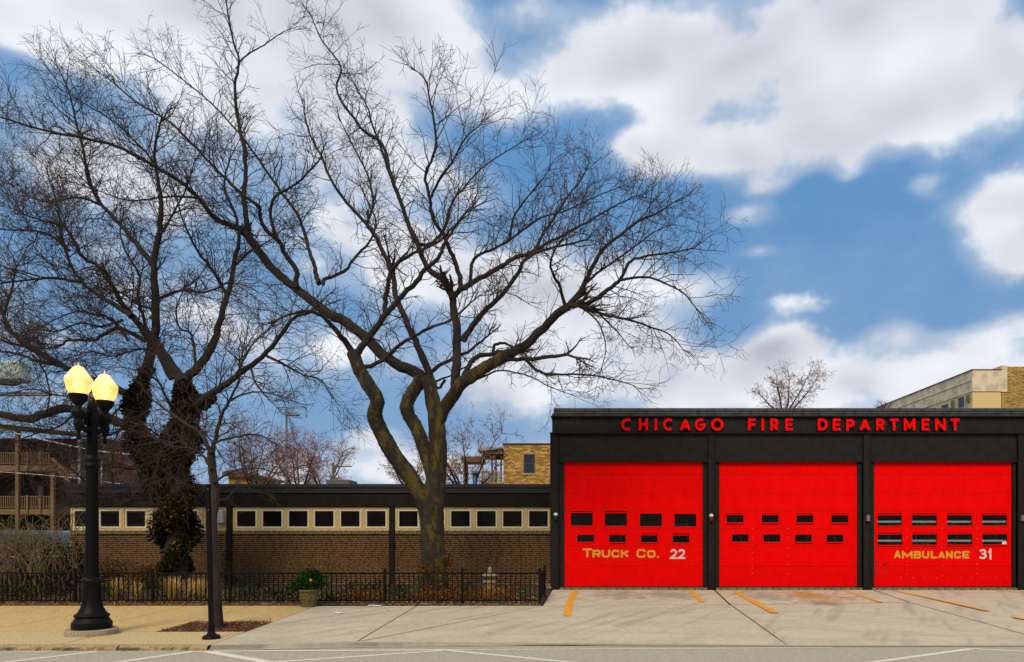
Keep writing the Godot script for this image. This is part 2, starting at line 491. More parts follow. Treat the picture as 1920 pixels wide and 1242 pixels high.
func slab_grid(mb: MB, q: Array, nu: int, nv: int, tint: Callable, thick := 0.14, gap := 0.008) -> void:
	# a concrete slab between four corners (counter-clockwise seen from above), joints left open
	var mid: Vector3 = (q[0] + q[1] + q[2] + q[3]) * 0.25
	var p := []
	for a in q:
		var d: Vector3 = mid - a
		d.y = 0
		p.append(a + d.normalized() * gap * 1.4)
	var k0 := mb.v.size()
	var nn: Vector3 = (p[1] - p[0]).cross(p[3] - p[0]).normalized()
	if nn.y < 0: nn = -nn
	for j in nv + 1:
		for i in nu + 1:
			var a: Vector3 = p[0].lerp(p[1], float(i) / nu)
			var b: Vector3 = p[3].lerp(p[2], float(i) / nu)
			var w := a.lerp(b, float(j) / nv)
			mb.v.append(w); mb.n.append(nn); mb.c.append(tint.call(w))
	for j in nv:
		for i in nu:
			var a := k0 + j * (nu + 1) + i
			var b := a + nu + 1
			mb.ix.append(a); mb.ix.append(b); mb.ix.append(a + 1)
			mb.ix.append(a + 1); mb.ix.append(b); mb.ix.append(b + 1)
	mb.col = tint.call(mid)
	var dn := Vector3(0, -thick, 0)
	for i in 4:
		var a: Vector3 = p[i]; var b: Vector3 = p[(i + 1) % 4]
		mb.quad(a + dn, b + dn, b, a)

func strip(mb: MB, a: Vector3, b: Vector3, w: float, up := 0.004) -> void:   # a painted line on the ground
	var d := (b - a); d.y = 0
	var s := d.normalized().cross(Vector3.UP) * w * 0.5
	var n := int(max(2, d.length() / 0.12))
	for i in n:
		var p := a.lerp(b, float(i) / n) + Vector3.UP * up
		var q := a.lerp(b, float(i + 1) / n) + Vector3.UP * up
		var j0 := s * (1.0 + 0.07 * sin(i * 2.3 + a.x * 5.0))
		var j1 := s * (1.0 + 0.07 * sin((i + 1) * 2.3 + a.x * 5.0))
		mb.quad(p + j0, q + j1, q - j1, p - j0)

func skew(x: float, d: float, y := 0.0) -> Vector3:   # the pavement joints are not quite square to the kerb
	return Vector3(x - (d - 10.5) * 0.068, y, -d)

func build_ground() -> void:
	var mb := MB.new()
	mb.quad(Vector3(-450, -0.2, 60), Vector3(450, -0.2, 60), Vector3(450, -0.2, -700), Vector3(-450, -0.2, -700))
	struct("ground", mb, M.ground)
	mb = MB.new()
	mb.quad(Vector3(-80, ROAD, 14), Vector3(80, ROAD, 14), Vector3(80, ROAD, -11.6), Vector3(-80, ROAD, -11.6))
	struct("road", mb, M.asphalt)
	# no-parking hatching along the kerb
	var lines := [
		[[-60, 1251], [181, 1222.5], 0.11], [[205, 1245], [362, 1222.5], 0.13], [[388, 1222.5], [505, 1243], 0.15], [[362, 1222.2], [846, 1219.6], 0.09],
		[[470, 1245.5], [836, 1220.4], 0.09], [[838, 1220.2], [1010, 1237], 0.10], [[1010, 1237], [1110, 1247], 0.09], [[846, 1219.6], [1560, 1215.4], 0.05],
		[[1600, 1248], [1822, 1217.5], 0.10], [[1822, 1217.5], [2060, 1229], 0.08], [[-300, 1224], [90, 1223.6], 0.05],
	]
	for l in lines:
		mb = MB.new()
		strip(mb, G(l[0][0], l[0][1], ROAD), G(l[1][0], l[1][1], ROAD), l[2])
		struct("road_marking", mb, M.road_paint)
	# the old tan pavement, slab by slab
	var walk := Node3D.new()
	walk.name = "sidewalk"; walk.set_meta("kind", "structure"); add_child(walk)
	var tint_w := func(_w: Vector3) -> Color: return Color(1, 1, 1)
	var rows := [[10.52, 11.9], [11.9, 13.4], [13.4, 14.85], [14.85, 16.35]]
	for ri in 4:
		var x := -5.2
		var k := 0
		while x > -16.5:
			var x2 := x - (1.52 if ri > 0 else 2.3)
			if ri == 1 and k == 0:
				x = -6.75; k += 1
				continue
			mb = MB.new()
			slab_grid(mb, [skew(x2, rows[ri][0]), skew(x, rows[ri][0]), skew(x, rows[ri][1]), skew(x2, rows[ri][1])], 2, 2, tint_w, 0.12, 0.010)
			part("slab", mb, M.walk if ri > 0 else M.walk_pale, walk)
			x = x2; k += 1
	# its worn kerb
	var kerb := Node3D.new()
	kerb.name = "kerb"; kerb.set_meta("kind", "structure"); add_child(kerb)
	var nz := FastNoiseLite.new()
	nz.seed = 3; nz.frequency = 2.2; nz.fractal_octaves = 4
	var kx := -15.5
	for seg in [[-16.5, -12.9], [-12.88, -9.35], [-9.34, -6.55], [-6.53, -5.2]]:
		mb = MB.new()
		var n := int((seg[1] - seg[0]) / 0.05)
		var prof := [[-10.53, 0.0], [-10.42, 0.0], [-10.375, -0.012], [-10.355, -0.035], [-10.345, -0.09]]
		var k0 := mb.v.size()
		for i in n + 1:
			var x: float = lerp(seg[0], seg[1], float(i) / n)
			for j in prof.size():
				var w := nz.get_noise_2d(x * 1.3, j * 0.7)
				var chip: float = max(0.0, nz.get_noise_2d(x * 0.8 + 40.0, 0.0) - 0.05) * 0.22
				var pz: float = prof[j][0] + (w * 0.012 - chip * 0.4 if j > 0 else 0.0)
				var py: float = prof[j][1] + (w * 0.006 - chip * 0.12 if j in [1, 2, 3] else 0.0)
				mb.v.append(Vector3(x, py, pz))
				mb.n.append([Vector3(0, 1, 0), Vector3(0, 1, 0.2).normalized(), Vector3(0, 0.8, 0.6), Vector3(0, 0.3, 0.95), Vector3(0, 0.05, 1)][j])
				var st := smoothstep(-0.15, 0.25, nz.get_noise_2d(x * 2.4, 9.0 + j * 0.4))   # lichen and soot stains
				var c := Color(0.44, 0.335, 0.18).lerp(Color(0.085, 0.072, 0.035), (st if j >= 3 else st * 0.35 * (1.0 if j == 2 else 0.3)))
				mb.c.append(c)
		var w5 := prof.size()
		for i in n:
			for j in w5 - 1:
				var a := k0 + i * w5 + j
				mb.ix.append(a); mb.ix.append(a + w5); mb.ix.append(a + 1)
				mb.ix.append(a + 1); mb.ix.append(a + w5); mb.ix.append(a + w5 + 1)
		part("kerb_stone", mb, M.kerb, kerb)
	kx = kx
	# the drive: pale concrete bays with open joints, oil and rust where cars stand
	var drive := Node3D.new()
	drive.name = "driveway"; drive.set_meta("kind", "structure"); add_child(drive)
	var dn := FastNoiseLite.new()
	dn.seed = 19; dn.frequency = 0.9; dn.fractal_octaves = 5
	var rust := G(1522, 1117, 0.03)
	var oil := G(1545, 1131, 0.01)
	var tyres := [G(1165, 1116, 0.03), G(1265, 1116, 0.03), G(1440, 1118, 0.03)]
	var arcs := [Vector3(-4.5, -21.0, 6.2), Vector3(-4.5, -21.0, 7.9), Vector3(9.5, -20.5, 7.6), Vector3(9.5, -20.5, 9.2), Vector3(0.5, -26.0, 11.0), Vector3(2.3, -26.0, 11.2), Vector3(15.0, -19.0, 8.5), Vector3(15.0, -19.0, 10.2), Vector3(-1.0, -30.0, 14.6)]
	var tint := func(w: Vector3) -> Color:
		var c := Color(0.515, 0.455, 0.335)
		var s := dn.get_noise_2d(w.x * 0.6, w.z * 1.4)
		c = c * (1.0 + 0.16 * s)
		for t in tyres:    # tyre smudges
			var q := Vector2((w.x - t.x) / 0.75, (w.z - t.z) / 1.5).length() + dn.get_noise_2d(w.x * 3.0, w.z * 1.5) * 0.9
			c = c.lerp(Color(0.20, 0.185, 0.165), 0.55 * (1.0 - smoothstep(0.3, 1.1, q)))
		for k in arcs:   # rubber left by turning wheels
			var dr: float = abs(Vector2(w.x - k.x, w.z - k.y).length() - k.z)
			var on := (1.0 - smoothstep(0.05, 0.16, dr)) * smoothstep(-0.15, 0.35, dn.get_noise_2d(w.x * 1.1 + k.z, w.z * 1.1))
			c = c.lerp(Color(0.26, 0.235, 0.20), 0.20 * on)
		var sweep := smoothstep(0.1, 0.5, dn.get_noise_2d((w.x + w.z * 0.5) * 2.6, w.z * 0.22 + 30.0))
		c = c.lerp(Color(0.27, 0.25, 0.215), 0.5 * sweep)
		var r := Vector2((w.x - rust.x) / 0.95, (w.z - rust.z) / 1.7).length() + dn.get_noise_2d(w.x * 2.2, w.z * 2.2) * 0.7
		c = c.lerp(Color(0.46, 0.20, 0.025), 0.85 * (1.0 - smoothstep(0.25, 1.1, r)))
		var o := Vector2((w.x - oil.x) / 0.5, (w.z - oil.z) / 0.9).length() + dn.get_noise_2d(w.x * 3.0, w.z * 3.0) * 0.5
		c = c.lerp(Color(0.12, 0.085, 0.05), 0.6 * (1.0 - smoothstep(0.3, 1.0, o)))
		return Color(c.r, c.g, c.b)
	var bays := [
		[G(397, 1209), G(669, 1203), G(781, 1136.5), G(593, 1137)],
		[G(672, 1203), G(673, 1203), G(1016, 1136.5), G(783, 1136.5)],
		[G(676, 1203.5), G(1475, 1210, -0.06), G(1369, 1134.5), G(1019, 1136.5)],
		[G(1018, 1136), G(1368, 1134), G(1339, 1107, 0.04), G(1036, 1106.5, 0.04)],
		[G(1477, 1210, -0.06), G(1992, 1210, -0.06), G(1707, 1130.5), G(1371, 1134.5)],
		[G(1370, 1134), G(1706, 1130), G(1636, 1107, 0.04), G(1341, 1107, 0.04)],
		[G(1995, 1210, -0.06), G(2700, 1208, -0.06), G(2290, 1126), G(1709, 1130.5)],
		[G(1708, 1130), G(2290, 1125.6), G(2130, 1107, 0.04), G(1638, 1107, 0.04)],
	]
	for q in bays:
		mb = MB.new()
		slab_grid(mb, q, 110, 90, tint, 0.12, 0.012 if q != bays[1] else 0.004)
		part("slab", mb, M.concrete, drive)
	# rolled kerb in front of the flare, running out to nothing
	mb = MB.new()
	var a0 := G(397, 1209); var a1 := G(672, 1203.3); var a2 := G(1000, 1206.5, -0.045)
	var kcol := func(w: Vector3) -> Color:
		var s := smoothstep(-0.6, 0.5, nz.get_noise_2d(w.x * 0.5, w.z * 2.0))
		return Color(0.40, 0.37, 0.30).lerp(Color(0.20, 0.185, 0.14), s)
	for sp in [[a0, a1], [a1, a2]]:
		var n := 260
		for i in n:
			var p: Vector3 = sp[0].lerp(sp[1], float(i) / n)
			var q: Vector3 = sp[0].lerp(sp[1], float(i + 1) / n)
			var fr := [[0.012, 0.0], [-0.03, -0.012], [-0.07, -0.055], [-0.10, -0.105], [-0.19, -0.11]]
			for j in 4:
				var hp := clampf((p.y - ROAD) / 0.07, 0.2, 1.0)
				var hq := clampf((q.y - ROAD) / 0.07, 0.2, 1.0)
				var f := func(o: Vector3, s: Array, hh: float) -> Vector3:
					return Vector3(o.x, max(o.y + s[1] * hh * 0.75, ROAD + 0.006), o.z - s[0] * (0.4 + 0.6 * hh))
				mb.col = kcol.call(p) if j in [1, 2] else Color(0.40, 0.37, 0.31)
				mb.quad(f.call(p, fr[j + 1], hp), f.call(q, fr[j + 1], hq), f.call(q, fr[j], hq), f.call(p, fr[j], hp))
	part("rolled_kerb", mb, M.concrete, drive)
	mb = MB.new()   # dark strip along the joint between drive and street
	strip(mb, G(690, 1208.5, -0.058), G(1475, 1212.2, -0.058), 0.035, 0.002)
	strip(mb, G(1475, 1212.2, -0.058), G(2100, 1212.2, -0.058), 0.04, 0.002)
	part("dark_joint", mb, M.ground, drive)
	# yellow bay lines
	for l in [[[1081, 1108, 0.035], [1068, 1130, 0.005], [1063, 1156, -0.01], 0.20], [[1294, 1107, 0.035], [1302, 1116, 0.02], [1317, 1130, 0.005], 0.16], [[1378, 1110, 0.035], [1412, 1128, 0.01], [1453, 1150, -0.01], 0.19],
			[[1582, 1108, 0.035], [1610, 1116, 0.02], [1652, 1130, 0.005], 0.15], [[1682, 1109, 0.035], [1740, 1121, 0.02], [1853, 1146, -0.005], 0.17], [[1876, 1108, 0.035], [1930, 1113, 0.025], [2000, 1121, 0.015], 0.17], [[1900, 1157, -0.015], [1930, 1163, -0.02], [1990, 1176, -0.03], 0.17]]:
		mb = MB.new()
		for i in 2:
			strip(mb, G(l[i][0], l[i][1], l[i][2] + 0.004), G(l[i + 1][0], l[i + 1][1], l[i + 1][2] + 0.004), l[3] * 0.85, 0.003 + 0.003 * i)
		struct("bay_line", mb, M.yellow_paint)
	# garden soil between pavement and wing
	mb = MB.new()
	var bn := FastNoiseLite.new()
	bn.seed = 8; bn.frequency = 0.8
	var NX := 90
	var NZ := 24
	var k1 := 0
	for j in NZ + 1:
		for i in NX + 1:
			var z: float = lerp(-16.36, -28.0, float(j) / NZ)
			var x: float = lerp(-23.0, lerp(-0.29, -0.04, clampf((-z - 16.36) / 5.0, 0.0, 1.0)), float(i) / NX)
			mb.v.append(Vector3(x, -0.015 + (0.05 + 0.05 * bn.get_noise_2d(x * 2.0, z * 2.0)) * smoothstep(-16.4, -17.2, z) * smoothstep(-0.1, -0.9, x), z))
			mb.n.append(Vector3.UP); mb.c.append(Color(1, 1, 1))
	for j in NZ:
		for i in NX:
			var a := k1 + j * (NX + 1) + i
			mb.ix.append(a); mb.ix.append(a + NX + 1); mb.ix.append(a + 1)
			mb.ix.append(a + 1); mb.ix.append(a + NX + 1); mb.ix.append(a + NX + 2)
	struct("garden_soil", mb, M.soil)
	# tree pit: mulch in the gap of the pavement
	mb = MB.new()
	var pr := RandomNumberGenerator.new()
	pr.seed = 41
	mb.col = Color(0.09, 0.03, 0.01)
	mb.quad(skew(-6.75, 11.9, -0.03), skew(-5.2, 11.9, -0.03), skew(-5.2, 13.4, -0.03), skew(-6.75, 13.4, -0.03))
	for i in 2600:
		var o := skew(pr.randf_range(-6.74, -5.21), pr.randf_range(11.91, 13.39), -0.022 + pr.randf() * 0.035)
		var k := pr.randf()
		mb.col = Color(0.16, 0.045, 0.010).lerp(Color(0.05, 0.018, 0.008), k) if pr.randf() > 0.06 else Color(0.40, 0.26, 0.12)
		var al := Vector3(pr.randf_range(-1, 1), pr.randf_range(-0.15, 0.3), pr.randf_range(-1, 1)).normalized()
		mb.leaf(o, al, al.cross(Vector3.UP).normalized(), pr.randf_range(0.03, 0.075), pr.randf_range(0.012, 0.03))
	struct("tree_pit_mulch", mb, M.litter).set_meta("label", "red brown bark mulch around the young street tree")

# ------------------------------------------------------------------ lettering
func arc(cx: float, cy: float, rx: float, ry: float, a0: float, a1: float, n := 14) -> Array:
	var o := []
	for i in n + 1:
		var a := deg_to_rad(lerp(a0, a1, float(i) / n))
		o.append(Vector2(cx + cos(a) * rx, cy + sin(a) * ry))
	return o

func V(l: Array) -> Array:
	var o := []
	for i in range(0, l.size(), 2): o.append(Vector2(l[i], l[i + 1]))
	return o

func glyph(ch: String, round_: bool) -> Array:   # centre lines in a unit box
	if round_:
		match ch:
			"C": return [arc(0.53, 0.5, 0.53, 0.5, 48, 312, 22)]
			"G": return [arc(0.53, 0.5, 0.53, 0.5, 48, 335, 22) + V([1.0, 0.47]), V([1.06, 0.47, 0.58, 0.47])]
			"O": return [arc(0.5, 0.5, 0.5, 0.5, 0, 360, 30)]
			"D": return [V([0, 0, 0, 1]), V([0, 1, 0.42, 1]) + arc(0.46, 0.5, 0.54, 0.5, 86, -86, 14) + V([0.42, 0, 0, 0])]
			"P": return [V([0, 0, 0, 1]), V([0, 1, 0.55, 1]) + arc(0.6, 0.71, 0.4, 0.29, 88, -88, 10) + V([0.55, 0.42, 0, 0.42])]
			"R": return [V([0, 0, 0, 1]), V([0, 1, 0.55, 1]) + arc(0.58, 0.71, 0.36, 0.29, 88, -88, 10) + V([0.55, 0.42, 0, 0.42]), V([0.5, 0.42, 0.98, -0.05])]
			"2": return [arc(0.5, 0.70, 0.48, 0.30, 172, -20, 12) + V([0.86, 0.46, 0.02, 0.0]), V([-0.06, 0.0, 1.06, 0.0])]
			"3": return [arc(0.48, 0.75, 0.44, 0.25, 160, -90, 12), arc(0.48, 0.27, 0.52, 0.27, 90, -160, 12)]
			"1": return [V([0.72, -0.07, 0.72, 1.07]), V([0.72, 0.98, 0.45, 0.80, 0.08, 0.74])]
	match ch:
		"H": return [V([0, 0, 0, 1]), V([1, 0, 1, 1]), V([0, 0.5, 1, 0.5])]
		"I": return [V([0, 0, 0, 1])]
		"A": return [V([0, -0.08, 0.5, 1.0]), V([1, -0.08, 0.5, 1.0]), V([0.2, 0.28, 0.8, 0.28])]
		"F": return [V([0, 0, 0, 1]), V([0, 1, 1, 1]), V([0, 0.5, 0.9, 0.5])]
		"E": return [V([0, 0, 0, 1]), V([0, 1, 1, 1]), V([0, 0.5, 0.85, 0.5]), V([0, 0, 1, 0])]
		"T": return [V([0, 1, 1, 1]), V([0.5, 0, 0.5, 1])]
		"M": return [V([0, 0, 0, 1]), V([1, 0, 1, 1]), V([0, 1, 0.5, 0.22, 1, 1])]
		"N": return [V([0, 0, 0, 1]), V([1, 0, 1, 1]), V([0, 1, 1, 0])]
		"R": return [V([0, 0, 0, 1]), V([0, 1, 0.78, 1, 1, 0.84, 1, 0.6, 0.78, 0.42, 0, 0.42]), V([0.5, 0.42, 1, 0])]
		"U": return [V([0, 1, 0, 0.22, 0.24, 0, 0.76, 0, 1, 0.22, 1, 1])]
		"C": return [V([1, 0.72, 0.8, 1, 0.2, 1, 0, 0.78, 0, 0.22, 0.2, 0, 0.8, 0, 1, 0.28])]
		"K": return [V([0, 0, 0, 1]), V([1, 1, 0.05, 0.4]), V([0.38, 0.58, 1, 0])]
		"O": return [V([0.22, 1, 0, 0.78, 0, 0.22, 0.22, 0, 0.78, 0, 1, 0.22, 1, 0.78, 0.78, 1, 0.22, 1])]
		"B": return [V([0, 0, 0, 1]), V([0, 1, 0.8, 1, 0.95, 0.86, 0.95, 0.66, 0.8, 0.54, 0, 0.54]), V([0.8, 0.54, 1, 0.4, 1, 0.15, 0.82, 0, 0, 0])]
		"L": return [V([0, 1, 0, 0, 1, 0])]
		".": return [V([0.5, -0.08, 0.5, 0.12])]
	return []

func stroke(mb: MB, pts: Array, t: float, z0: float, z1: float, o: Vector3) -> void:
	var n := pts.size()
	var closed: bool = pts[0].distance_to(pts[n - 1]) < 1e-4
	var L := []
	var R := []
	for i in n:
		var a: Vector2 = pts[max(i - 1, 0)]
		var b: Vector2 = pts[min(i + 1, n - 1)]
		if closed and (i == 0 or i == n - 1):
			a = pts[n - 2]; b = pts[1]
		var c: Vector2 = pts[i]
		var d1 := (c - a).normalized() if c != a else (b - c).normalized()
		var d2 := (b - c).normalized() if c != b else d1
		var nn := (d1 + d2).normalized().orthogonal()
		var k: float = 1.0 / max(0.5, nn.dot(d2.orthogonal()))
		L.append(c + nn * t * 0.5 * k); R.append(c - nn * t * 0.5 * k)
	var W := func(p: Vector2, z: float) -> Vector3: return o + Vector3(p.x, p.y, z)
	for i in n - 1:
		# orthogonal() turns clockwise, so L lies to the right of the path
		mb.quad(W.call(L[i], z1), W.call(L[i + 1], z1), W.call(R[i + 1], z1), W.call(R[i], z1))
		mb.quad(W.call(L[i], z0), W.call(L[i + 1], z0), W.call(L[i + 1], z1), W.call(L[i], z1))
		mb.quad(W.call(R[i], z1), W.call(R[i + 1], z1), W.call(R[i + 1], z0), W.call(R[i], z0))
	if not closed:
		mb.quad(W.call(L[0], z1), W.call(R[0], z1), W.call(R[0], z0), W.call(L[0], z0))
		mb.quad(W.call(R[n - 1], z1), W.call(L[n - 1], z1), W.call(L[n - 1], z0), W.call(R[n - 1], z0))

func letter(ch: String, x0: float, x1: float, y0: float, y1: float, t: float, z0: float, z1: float, round_: bool, grow := 0.0) -> MB:
	var mb := MB.new()
	var k := 0
	for s in glyph(ch, round_):
		var pts := []
		for p in s:
			pts.append(Vector2(lerp(x0 + t * 0.5, max(x1 - t * 0.5, x0 + t * 0.5), p.x), lerp(y0 + t * 0.5, y1 - t * 0.5, p.y)))
		var g := grow
		if pts.size() > 1:
			# reach: open ends run on to the edge of the box
			var n := pts.size()
			if pts[0].distance_to(pts[n - 1]) > 1e-4:
				if abs((pts[1] - pts[0]).normalized().x) > 0.99 or abs((pts[1] - pts[0]).normalized().y) > 0.99:
					pts[0] = pts[0] - (pts[1] - pts[0]).normalized() * (t * 0.5 + g)
				if abs((pts[n - 1] - pts[n - 2]).normalized().x) > 0.99 or abs((pts[n - 1] - pts[n - 2]).normalized().y) > 0.99:
					pts[n - 1] = pts[n - 1] + (pts[n - 1] - pts[n - 2]).normalized() * (t * 0.5 + g)
		stroke(mb, pts, t + 2.0 * g, z0, z1 - 0.0012 * k, Vector3.ZERO)
		k += 1
	return mb

# ------------------------------------------------------------------ the fire station
func ribbed(mb: MB, x0: float, x1: float, y0: float, y1: float, z: float, holes: Array) -> void:
	# one door section: horizontal flutes, left open where the windows sit
	var n := int(max(1, round((y1 - y0) / 0.0686)))
	var p := (y1 - y0) / n
	for i in n:
		var a := y0 + p * i
		var b := a + p
		var spans := [[x0, x1]]
		for h in holes:
			if b > h[1] + 0.002 and a < h[3] - 0.002:
				var nx := []
				for s in spans:
					if h[0] > s[0] and h[2] < s[1]:
						nx.append([s[0], h[0]]); nx.append([h[2], s[1]])
					else: nx.append(s)
				spans = nx
		for s in spans:
			mb.quad(Vector3(s[0], a + 0.007, z), Vector3(s[1], a + 0.007, z), Vector3(s[1], b - 0.007, z), Vector3(s[0], b - 0.007, z))
			mb.quad(Vector3(s[0], b - 0.007, z), Vector3(s[1], b - 0.007, z), Vector3(s[1], b, z - 0.008), Vector3(s[0], b, z - 0.008))
			mb.quad(Vector3(s[0], a, z - 0.008), Vector3(s[1], a, z - 0.008), Vector3(s[1], a + 0.007, z), Vector3(s[0], a + 0.007, z))

func frame_bars(mb: MB, x0: float, y0: float, x1: float, y1: float, w: float, z0: float, z1: float) -> void:   # a frame around an opening, its outside w wider
	mb.bspan(Vector3(x0 - w, y0 - w, z0), Vector3(x0, y1 + w, z1), 0.003)
	mb.bspan(Vector3(x1, y0 - w, z0), Vector3(x1 + w, y1 + w, z1), 0.003)
	mb.bspan(Vector3(x0, y0 - w, z0), Vector3(x1, y0, z1 - 0.001), 0.003)
	mb.bspan(Vector3(x0, y1, z0), Vector3(x1, y1 + w, z1 - 0.001), 0.003)

func overhead_door(st: Node3D, px0: float, px1: float, seams: Array, wins: Array, label: String) -> Node3D:
	var d := Node3D.new()
	d.name = "overhead_door"
	st.add_child(d, true)
	d.set_meta("label", label)
	var D := GD + 0.14
	var z := -D
	var x0 := gx(px0, D); var x1 := gx(px1, D)
	var holes := []
	for w in wins: holes.append([gx(w[0], D), gy(w[3], D), gx(w[2], D), gy(w[1], D)])
	for i in seams.size() - 1:
		var mb := MB.new()
		var y0 := gy(seams[i + 1], D) + 0.005
		var y1 := gy(seams[i], D) - 0.005
		ribbed(mb, x0, x1, y0, y1, z, holes)
		mb.quad(Vector3(x0, y1, z - 0.006), Vector3(x1, y1, z - 0.006), Vector3(x1, y1, z - 0.05), Vector3(x0, y1, z - 0.05))
		mb.quad(Vector3(x0, y0, z - 0.05), Vector3(x1, y0, z - 0.05), Vector3(x1, y0, z - 0.006), Vector3(x0, y0, z - 0.006))
		part("panel", mb, M.red, d)
	for i in range(1, seams.size() - 1):
		var mb := MB.new()
		var y := gy(seams[i], D)
		mb.span(Vector3(x0 + 0.01, y - 0.006, z - 0.04), Vector3(x1 - 0.01, y + 0.006, z - 0.012))
		part("seam_gasket", mb, M.seam, d)
	var wi := 0
	for h in holes:
		var mb := MB.new()
		frame_bars(mb, h[0], h[1], h[2], h[3], 0.035, z - 0.03, z + 0.012)
		var wf := part("window_frame", mb, M.red, d)
		mb = MB.new()
		frame_bars(mb, h[0] + 0.012, h[1] + 0.012, h[2] - 0.012, h[3] - 0.012, 0.0118, z - 0.03, z - 0.004)
		part("gasket", mb, M.black, d)
		mb = MB.new()
		mb.span(Vector3(h[0] + 0.002, h[1] + 0.002, z - 0.022), Vector3(h[2] - 0.002, h[3] - 0.002, z - 0.017))
		part("pane", mb, M.glass, d)
		wf.name = wf.name
		wi += 1
	var mb2 := MB.new()
	mb2.span(Vector3(x0, gy(seams[-1], D) - 0.03, z - 0.04), Vector3(x1, gy(seams[-1], D), z - 0.004))
	part("bottom_seal", mb2, M.black, d)
	return d

func door_text(d: Node3D, ch: String, px0: float, px1: float, py0: float, py1: float, tpx: float, m: Material, outline: bool, round_ := false) -> void:
	var D := GD + 0.14
	var k := D / FOC
	if outline:
		part("letter_outline", letter(ch, gx(px0, D), gx(px1, D), gy(py1, D), gy(py0, D), tpx * k, -D - 0.007, -D + 0.003, round_, 0.0055), M.black, d)
	part("letter", letter(ch, gx(px0, D), gx(px1, D), gy(py1, D), gy(py0, D), tpx * k, -D - 0.007, -D + 0.0065, round_), m, d)

func build_station() -> Node3D:
	var st := thing("fire_station", "low dark steel and brick fire station with three red overhead doors", "fire station")
	var mb := MB.new()
	var z := -GD
	# --- garage shell
	var xl := gx(1031.5); var xr := gx(2140.0)
	var top := gy(768)
	mb = MB.new()
	mb.span(Vector3(xl + 0.05, 0, z - 16.2), Vector3(xr, top - 0.05, z - 16))
	mb.span(Vector3(xr - 0.2, 0, z - 16), Vector3(xr, top - 0.05, z - 0.5))
	mb.span(Vector3(xl + 0.06, 0, z - 16), Vector3(xl + 0.26, top - 0.05, z - 0.45))
	mb.span(Vector3(xl + 0.26, top - 0.35, z - 16), Vector3(xr - 0.2, top - 0.1, z - 0.5))
	part("garage_shell", mb, M.dark_room, st)
	mb = MB.new()
	mb.span(Vector3(xl + 0.2, -0.1, z - 16), Vector3(xr, 0.03, z - 0.32))
	part("garage_floor", mb, M.dark_room, st)
	# --- brick return at the left of the garage, seen edge on
	mb = MB.new()
	var rb := RandomNumberGenerator.new()
	rb.seed = 12
	var hgt := gy(815)
	var xb := gx(1037.0)
	mb.col = Color(0.26, 0.17, 0.08)
	mb.span(Vector3(xl + 0.012, 0, -WD - 0.1), Vector3(xb, hgt, z - 0.06))
	var y := 0.0
	while y < hgt - 0.05:
		var kk := 0
		var zz := -WD - 0.05 + (0.1 if int(y / 0.067) % 2 else 0.0)
		while zz < z - 0.08:
			var l := 0.2 if (kk + int(y / 0.067)) % 2 else 0.095
			l = min(l, z - 0.06 - zz)
			mb.col = Color(0.06, 0.027, 0.015) * rb.randf_range(0.5, 1.7)
			mb.col.a = 1.0
			mb.span(Vector3(xl, y + 0.006, zz), Vector3(xl + 0.05, y + 0.06, zz + l))
			zz += l + 0.013; kk += 1
		mb.col = Color(0.06, 0.027, 0.015) * rb.randf_range(0.6, 1.8)
		mb.span(Vector3(xl + 0.004, y + 0.006, z - 0.1), Vector3(xb - 0.03, y + 0.06, z - 0.05))
		y += 0.067
	part("brick_return", mb, M.brick_any, st)
	# --- steel frame
	for c in [[1032.0, 1047.5], [1328.0, 1341.0], [1619.0, 1633.0], [1909.0, 1923.0]]:
		mb = MB.new()
		var a := gx(c[0]); var b := gx(c[1])
		var yb := 0.035; var yt := gy(813)
		mb.bspan(Vector3(a, yb, z - 0.02), Vector3(b, yt, z), 0.004)
		mb.span(Vector3((a + b) * 0.5 - 0.02, yb, z - 0.34), Vector3((a + b) * 0.5 + 0.02, yt, z - 0.02))
		mb.bspan(Vector3(a, yb, z), Vector3(a + 0.016, yt, z + 0.03), 0.003)
		mb.bspan(Vector3(b - 0.016, yb, z), Vector3(b, yt, z + 0.03), 0.003)
		part("steel_column", mb, M.steel, st)
		mb = MB.new()
		mb.bspan(Vector3(a - 0.03, 0.02, z - 0.1), Vector3(b + 0.03, 0.045, z + 0.05), 0.004)
		part("base_plate", mb, M.steel, st)
	var doors := [[1057.5, 1318.5], [1347.8, 1608.0], [1637.5, 1897.5]]
	var colx := [[1047.5, 1328.0], [1341.0, 1619.0], [1633.0, 1909.0], [1923.0, 2140.0]]
	for i in 4:
		mb = MB.new()   # header panel
		var a := gx(colx[i][0]) + 0.002; var b := gx(colx[i][1]) - 0.002
		mb.bspan(Vector3(a, gy(866), z - 0.10), Vector3(b, gy(813), z - 0.04), 0.004)
		mb.bspan(Vector3(a + 0.002, gy(866.8), z - 0.1), Vector3(b - 0.002, gy(865), z - 0.012), 0.003)
		part("header_panel", mb, M.steel, st)
		if i == 3:
			mb = MB.new()
			mb.span(Vector3(a, 0.03, z - 0.2), Vector3(b, gy(866), z - 0.06))
			part("side_panel", mb, M.steel, st)
			continue
		for s in 2:
			mb = MB.new()
			var e := gx(doors[i][s], GD + 0.14)
			if s == 0: mb.span(Vector3(a, 0.04, z - 0.3), Vector3(e + 0.012, gy(866), z - 0.09))
			else: mb.span(Vector3(e - 0.012, 0.04, z - 0.3), Vector3(b, gy(866), z - 0.09))
			part("door_jamb", mb, M.steel, st)
		mb = MB.new()
		mb.bspan(Vector3(a + 0.03, -0.05, z - 0.3), Vector3(b - 0.03, 0.045, z + 0.04), 0.01)
		part("threshold", mb, M.sill, st)
	mb = MB.new()   # long fascia beam that carries the sign
	var fl := gx(1038.5); var fr := xr
	mb.span(Vector3(fl, gy(812), z - 0.3), Vector3(fr, gy(782), z - 0.02))
